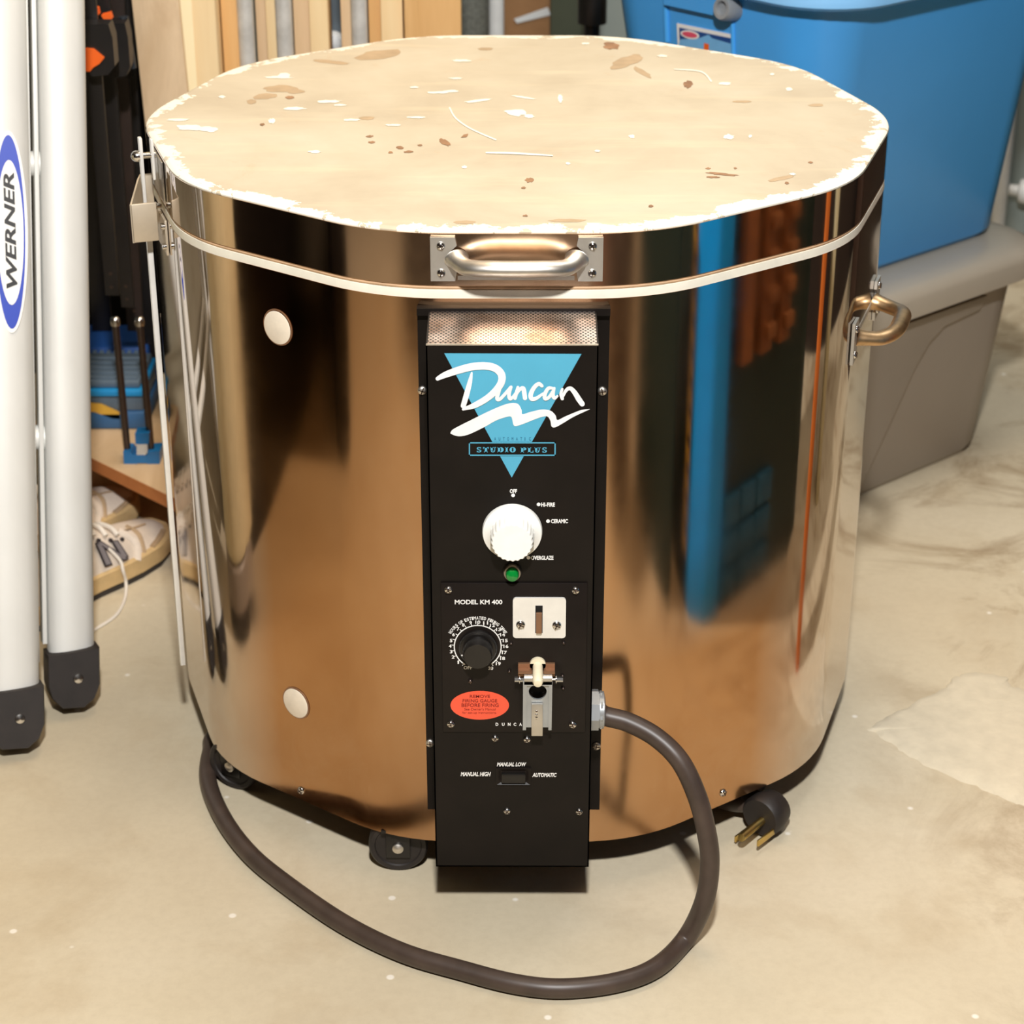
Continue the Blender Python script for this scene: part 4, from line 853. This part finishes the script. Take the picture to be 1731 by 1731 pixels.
b = B(); tube(b, [sf(.165, .35) + V((.002, -.003, 0)), sf(.172, .15) + V((.004, -.006, 0)), atz(208, 965, .03), atz(213, 985, .012), atz(211, 1012, .0025), atz(196, 1040, .0022), atz(164, 1062, .0022), atz(140, 1075, .0022)], .0021, 8, 8); obj('loose_lace', b, M['lace'], t1)

# ------------------------------------------------------------------ totes, right
A_ = math.radians(41); E1 = V((math.cos(A_), math.sin(A_), 0)); E2 = V((-math.sin(A_), math.cos(A_), 0)); TF = Fr((0, 0, 0), E1, E2, (0, 0, 1))
def rr_ring(a0, a1, b0, b1, r, z, k=8): return [TF((a0 + a1)/2 + x, (b0 + b1)/2 + y, z) for x, y in rrect(a1 - a0, b1 - b0, r, k)]
gt = thing('storage_tote', 'grey plastic storage tote on the floor under the blue one', 'tote', TF(.73, .27, 0), 'storage totes stacked at right')
b = B(); loft(b, [rr_ring(.50, .975, .098, .40, .06, 0), rr_ring(.495, .985, .090, .41, .068, .012), rr_ring(.465, 1.000, .060, .435, .075, .275)]); obj('tote_body', b, M['tote_grey'], gt, angle=60)
# raised side panel on the near long side
nn = (TF(.0, .060, .275) - TF(.0, .090, .012)); sn = V((0, 0, 0))
def gface(x, z, e=.0): t = (z - .012)/.263; return TF(x, .090 - .030*t - e, z)
out = [(.50, .018), (.50, .258), (.895, .258), (.885, .238), (.812, .232), (.785, .214), (.765, .185), (.728, .10), (.690, .018)]
b = B()
pts = out
loft(b, [[gface(x, z, -.004) for x, z in pts], [gface(x, z, .0045) for x, z in pts], [gface(x - .004, z + (.004 if z < .25 and x > .6 and z > .02 else 0), .0065) for x, z in pts]]); obj('side_panel', b, M['tote_grey'], gt, angle=30)
b = B(); loft(b, [rr_ring(.447, 1.020, .040, .452, .085, .272), rr_ring(.440, 1.028, .033, .458, .09, .276), rr_ring(.440, 1.028, .033, .458, .09, .300), rr_ring(.444, 1.022, .037, .455, .088, .310), rr_ring(.455, 1.010, .05, .44, .08, .316), rr_ring(.480, .985, .075, .415, .07, .3166), rr_ring(.488, .978, .083, .408, .066, .3164)]); obj('tote_lid', b, M['lid_grey'], gt, angle=50)
bt = thing('storage_tote', 'large blue plastic storage tote with light blue lid on the grey tote', 'tote', TF(.79, .24, .3167), 'storage totes stacked at right')
Z0 = .3168
b = B(); loft(b, [rr_ring(.580, .980, .118, .400, .05, Z0), rr_ring(.572, .992, .108, .410, .058, Z0 + .010), rr_ring(.534, 1.022, .066, .468, .078, .680), rr_ring(.532, 1.026, .062, .472, .08, .690)]); tb_ = obj('tote_body', b, M['tote_blue'], bt, angle=60)
b = B(); loft(b, [rr_ring(.515, 1.042, .040, .490, .09, .690), rr_ring(.507, 1.050, .032, .497, .095, .695), rr_ring(.507, 1.050, .032, .497, .095, .716), rr_ring(.515, 1.042, .040, .489, .09, .732), rr_ring(.54, 1.018, .064, .465, .08, .744), rr_ring(.58, .98, .1, .43, .07, .746)]); obj('tote_lid', b, M['lid_blue'], bt, angle=50)
def eface(y, z, e=.0): t = (z - Z0 - .01)/.36; return TF(.572 - .038*t - e, y, z)
pE = eface(.25, .62, .001); nE = (eface(.3, .6) - eface(.2, .6)).cross(eface(.2, .7) - eface(.2, .6)).normalized()
if nE.dot(E1) > 0: nE = -nE
def fE(px, py, e=0.): return hit(px, py, pE, nE) - E1*e
# handle lip and corner rib on the left end face
b = B(); q = [fE(x, y) for x, y in ((1132, -40), (1132, 6), (1224, 26), (1224, -40))]; prism(b, [p + E1*.006 for p in q], -E1*.016); obj('handle_lip', b, M['tote_blue'], bt, angle=20)
for q0, q1, r_ in ((fE(1124, -40), fE(1128, 70), .004), (fE(1238, 20), fE(1240, 110), .003)):
    b = B(); tube(b, [q0, q1], r_, 10, 0); obj('end_rib', b, M['tote_blue'], bt)
b = B(); c = fE(1240, 12, .012); lathe(b, [(.013, -.02), (.015, -.014), (.015, .006), (.013, .010), (.009, .010), (.008, .004), (.0004, .004)], c, -E1 + V((0, 0, .15)), 24); obj('latch', b, M['latch'], bt, label='round grey lid latch')
b = B(); prism(b, [fE(x, y, .0) for x, y in ((1145, 39), (1237, 58), (1240, 100), (1147, 82))], -E1*.0012); lb2 = obj('product_label', b, M['ink'], bt, smooth=False)
b = B(); flat(b, [fE(x, y, .0022) for x, y in ((1150, 46), (1237, 64), (1240, 100), (1151, 80))]); obj('label_print', b, M['navy'], lb2, smooth=False)
b = B(); flat(b, [fE(x, y, .0026) for x, y in ((1150, 74), (1152, 66), (1184, 64), (1200, 58), (1206, 64), (1240, 74), (1240, 100), (1151, 82))]); obj('label_print', b, M['sky'], lb2, smooth=False)
b = B(); prism(b, [fE(1169 + x, 58 + y, .0028) for x, y in ell(0, 0, 16, 7, 24, .2)], -E1*.0002); obj('label_badge', b, M['ink'], lb2, smooth=False)
b = B(); flat(b, [fE(1169 + x, 58 + y, .0033) for x, y in ell(0, 0, 13, 4.6, 24, .2)]); obj('label_badge', b, M['pink'], lb2, smooth=False)
b = B(); flat(b, [fE(x, y, .0030) for x, y in ((1193, 72), (1201, 74), (1201, 88), (1192, 88))]); obj('label_print', b, M['orange'], lb2, smooth=False)
# white pipe stub with a round cap on the back wall
p = aty(1704, 322, 1.50); ps = thing('wall_pipe', 'white pipe with a round cap against the grey wall right of the blue tote', 'pipe', (p.x - .02, 1.54, 0))
b = B(); x = aty(1690, 380, 1.53).x; cyl(b, (x, 1.548, .0), (x, 1.548, .40), .013, n=16); obj('pipe', b, M['pvc'], ps)
b = B(); lathe(b, [(.010, .0), (.010, .015), (.020, .018), (.023, .028), (.020, .040), (.010, .047), (.0004, .049)], V((x + .012, 1.535, aty(1704, 322, 1.53).z)), (.9, -.3, 0), 24); obj('pipe_cap', b, M['pvc'], ps)

# ------------------------------------------------------------------ things beside the frame that the polished jacket mirrors
ca = V((.655, -.437, 0)); d1 = V((.905, .42, 0)).normalized(); d2 = V((.42, -.905, 0)).normalized(); cf = Fr(ca, d1, d2, (0, 0, 1))
cab = thing('shelf_unit', 'dark green shelf unit with blue corner post mirrored in the right side of the kiln', 'shelf', cf(.16, .16, 0))
b = B(); box(b, .004, .34, .004, .34, 0, .66, cf, .003); obj('cabinet_body', b, M['cabinet'], cab)
b = B(); box(b, -.006, .030, -.006, .080, 0, .68, cf, .003); obj('corner_post', b, M['cab_blue'], cab, label='bright blue corner post')
b = B(); box(b, -.004, .006, .081, .086, .06, .60, cf); box(b, -.004, .006, .121, .126, .06, .60, cf)
for k in range(14): box(b, -.007, .005, .082, .125, .07 + k*.038, .092 + k*.038, cf, .002)
obj('yellow_grating', b, M['cab_yellow'], cab)
for i in range(3):
    for j in range(3):
        b = B(); box(b, .04 + i*.045, .08 + i*.045, -.003, .006, .01 + j*.05, .052 + j*.05, cf, .001); obj('blue_tile', b, M['tile_blue'], cab)
for i in range(3):
    b = B(); box(b, .055 + i*.05, .085 + i*.05, -.012, .006, .32, .62, cf, .004)
    if i:
        for k in range(6): box(b, .058 + i*.05, .082 + i*.05, -.022, -.01, .34 + k*.045, .36 + k*.045, cf, .003)
    obj('peg_rail', b, M['cab_wood'], cab)
b = B(); box(b, .575, .645, -.205, -.185, 0, .66, W0, .002); tag(obj('orange_plank', b, M['post_orange'], loc=(.605, -.19, 0)), 'orange stained plank mirrored as a thin stripe at the right edge of the kiln', 'plank')
b = B(); box(b, 1.00, 1.09, -.02, .03, 0, .70, W0, .003); tag(obj('cream_post', b, M['post_cream'], loc=(1.025, 0, 0)), 'cream painted post mirrored right of the orange stripe on the kiln', 'post')
b = B(); box(b, .615, .645, -1.12, -.62, 0, .60, bev=.003); tag(obj('teal_panel', b, mat('dark_teal_board', (34, 58, 56), .6), loc=(.63, -.87, 0)), 'dark teal panel mirrored between the blue post and the control box', 'panel')
b = B(); box(b, .36, .50, -1.72, -1.06, 0, .45, bev=.006); tag(obj('brown_filler', b, mat('dark_brown_filler', (62, 46, 38), .6, var=.2), loc=(.43, -1.39, 0)), 'dark brown chest added to darken the reflection just right of the control box', 'filler')  # added out of frame so the jacket mirrors dark instead of floor
b = B(); rings = []
for k in range(11):
    t = k/10; w_ = .37*(1 - .25*t**3); d_ = .15*(1 - .4*t**2)
    rings.append([V((-.42 + (w_ + .01*math.sin(4*j + k))*math.copysign(abs(math.cos(2*PI*j/32))**.5, math.cos(2*PI*j/32)), -1.78 + d_*math.copysign(abs(math.sin(2*PI*j/32))**.5, math.sin(2*PI*j/32)), .56*t)) for j in range(32)])
loft(b, rings); tag(obj('dark_stand_in', b, mat('dark_grey_stand_in', (58, 46, 40), .8, var=.3), loc=(-.47, -1.78, 0)), 'dark grey shape added to darken the reflection at the top left of the control box', 'bag')  # invented dark mass, shaped to darken the upper left reflection
b = B(); lathe(b, [(.10, 0), (.125, .37), (.130, .37), (.130, .39), (.122, .39), (.10, .02)], (.12, -1.84, 0), (0, 0, 1), 40); tag(obj('proxy', b, mat('pale_grey_proxy', (190, 192, 200), .5), loc=(.12, -1.84, 0)), 'pale grey bucket added to lighten the reflection behind the lid handle', 'proxy')  # invented pale shape that greys the lid band reflection
b = B(); lathe(b, [(.04, 0), (.042, .004), (.042, .34), (.03, .37), (.02, .375), (.02, .40)], (.31, -1.80, 0), (0, 0, 1), 28); tag(obj('red_dummy', b, M['red'], loc=(.31, -1.80, 0)), 'red can added to tint the reflection to the right of the lid handle', 'dummy')  # invented red shape, only gives the lid band its red streak
b = B(); box(b, .95, 1.30, .78, 1.50, 0, .80, bev=.004); tag(obj('infill', b, mat('dark_brown_infill', (60, 40, 30), .6, var=.2), loc=(1.12, 1.14, 0)), 'dark brown wardrobe added to darken the reflection at the far right edge of the kiln', 'infill')  # unseen dark block added to keep the right edge reflection brown
TX, TY = -.715, -.243
tk0 = thing('water_tank', 'cream cylindrical tank mirrored as a rounded stripe on the left of the kiln', 'tank', (TX, TY, 0))
b = B(); lathe(b, [(.076, 0), (.080, .006), (.080, .04)], (TX, TY, 0), (0, 0, 1), 40); obj('tank_foot', b, M['rubber'], tk0)
b = B(); lathe(b, [(.076, .04), (.080, .044), (.082, .10), (.078, .105)], (TX, TY, 0), (0, 0, 1), 48); obj('tank_skirt', b, M['tote_grey'], tk0)
b = B(); lathe(b, [(.065, .104), (.080, .112), (.084, .13), (.084, .72), (.076, .76), (.04, .77)], (TX, TY, 0), (0, 0, 1), 48); obj('tank_shell', b, M['post_cream'], tk0)
e0 = V((-.83, -.330, 0)); ed = V((-.905, -.425, 0)).normalized(); en = V((.425, -.905, 0)); ef = Fr(e0, ed, en, (0, 0, 1))
b = B(); box(b, 0, 1.3, -.04, 0, 0, .70, ef, .004); tag(obj('dark_cabinet', b, M['bag'], loc=ef(.6, -.15, 0)), 'low dark cabinet mirrored in the left side of the kiln', 'cabinet')
for (s, r_, hh, lab) in ((.46, .14, .55, 'nearer black bag mirrored below the upper peephole'), (.76, .17, .62, 'farther black bag mirrored left of the control box')):
    b = B(); n = 28; rings = []
    for k in range(13):
        t = k/12; rad = r_*(math.sin(PI*min(1, .18 + t*.82))**.55)*(1 - .25*t) if t < 1 else .012
        rings.append([ef(s + (rad + .006*math.sin(5*j + 7*t))*math.cos(2*PI*j/n), .185 + (rad*.9 + .006*math.sin(3*j + 9*t))*math.sin(2*PI*j/n), hh*t) for j in range(n)])
    loft(b, rings); tag(obj('garbage_bag', b, M['bag'], loc=ef(s, .185, 0)), lab, 'bag', 'black bags left of the kiln')

# ------------------------------------------------------------------ light
def area(name, loc, target, size, power, col=(1, 1, 1), shape='DISK', sy=None):
    d = bpy.data.lights.new(name, 'AREA'); d.shape = shape; d.size = size; d.energy = power; d.color = col
    if sy: d.size_y = sy
    o = bpy.data.objects.new(name, d); COL.objects.link(o); o.location = loc
    o.rotation_euler = (V(target) - V(loc)).to_track_quat('-Z', 'Y').to_euler(); return o
area('flash', (.02, -2.0, 2.12), (0, -.1, .35), .13, 73, (1, .99, .98))
area('shop_light', (.1, .2, 2.45), (.1, .2, 0), .5, 24, (1, .78, .52), 'RECTANGLE', 1.4)
area('back_fill', (.8, .5, 2.44), (.8, .7, 0), .5, 13, (.95, .98, 1), 'RECTANGLE', 1.0)  # added fill without a known lamp, lifts the rear of the room
w = bpy.data.worlds.new('world'); sc.world = w; w.use_nodes = True; w.node_tree.nodes['Background'].inputs[0].default_value = (1, .93, .85, 1); w.node_tree.nodes['Background'].inputs[1].default_value = .05
sc.view_settings.view_transform = 'Standard'; sc.view_settings.exposure = 0; sc.view_settings.look = 'None'
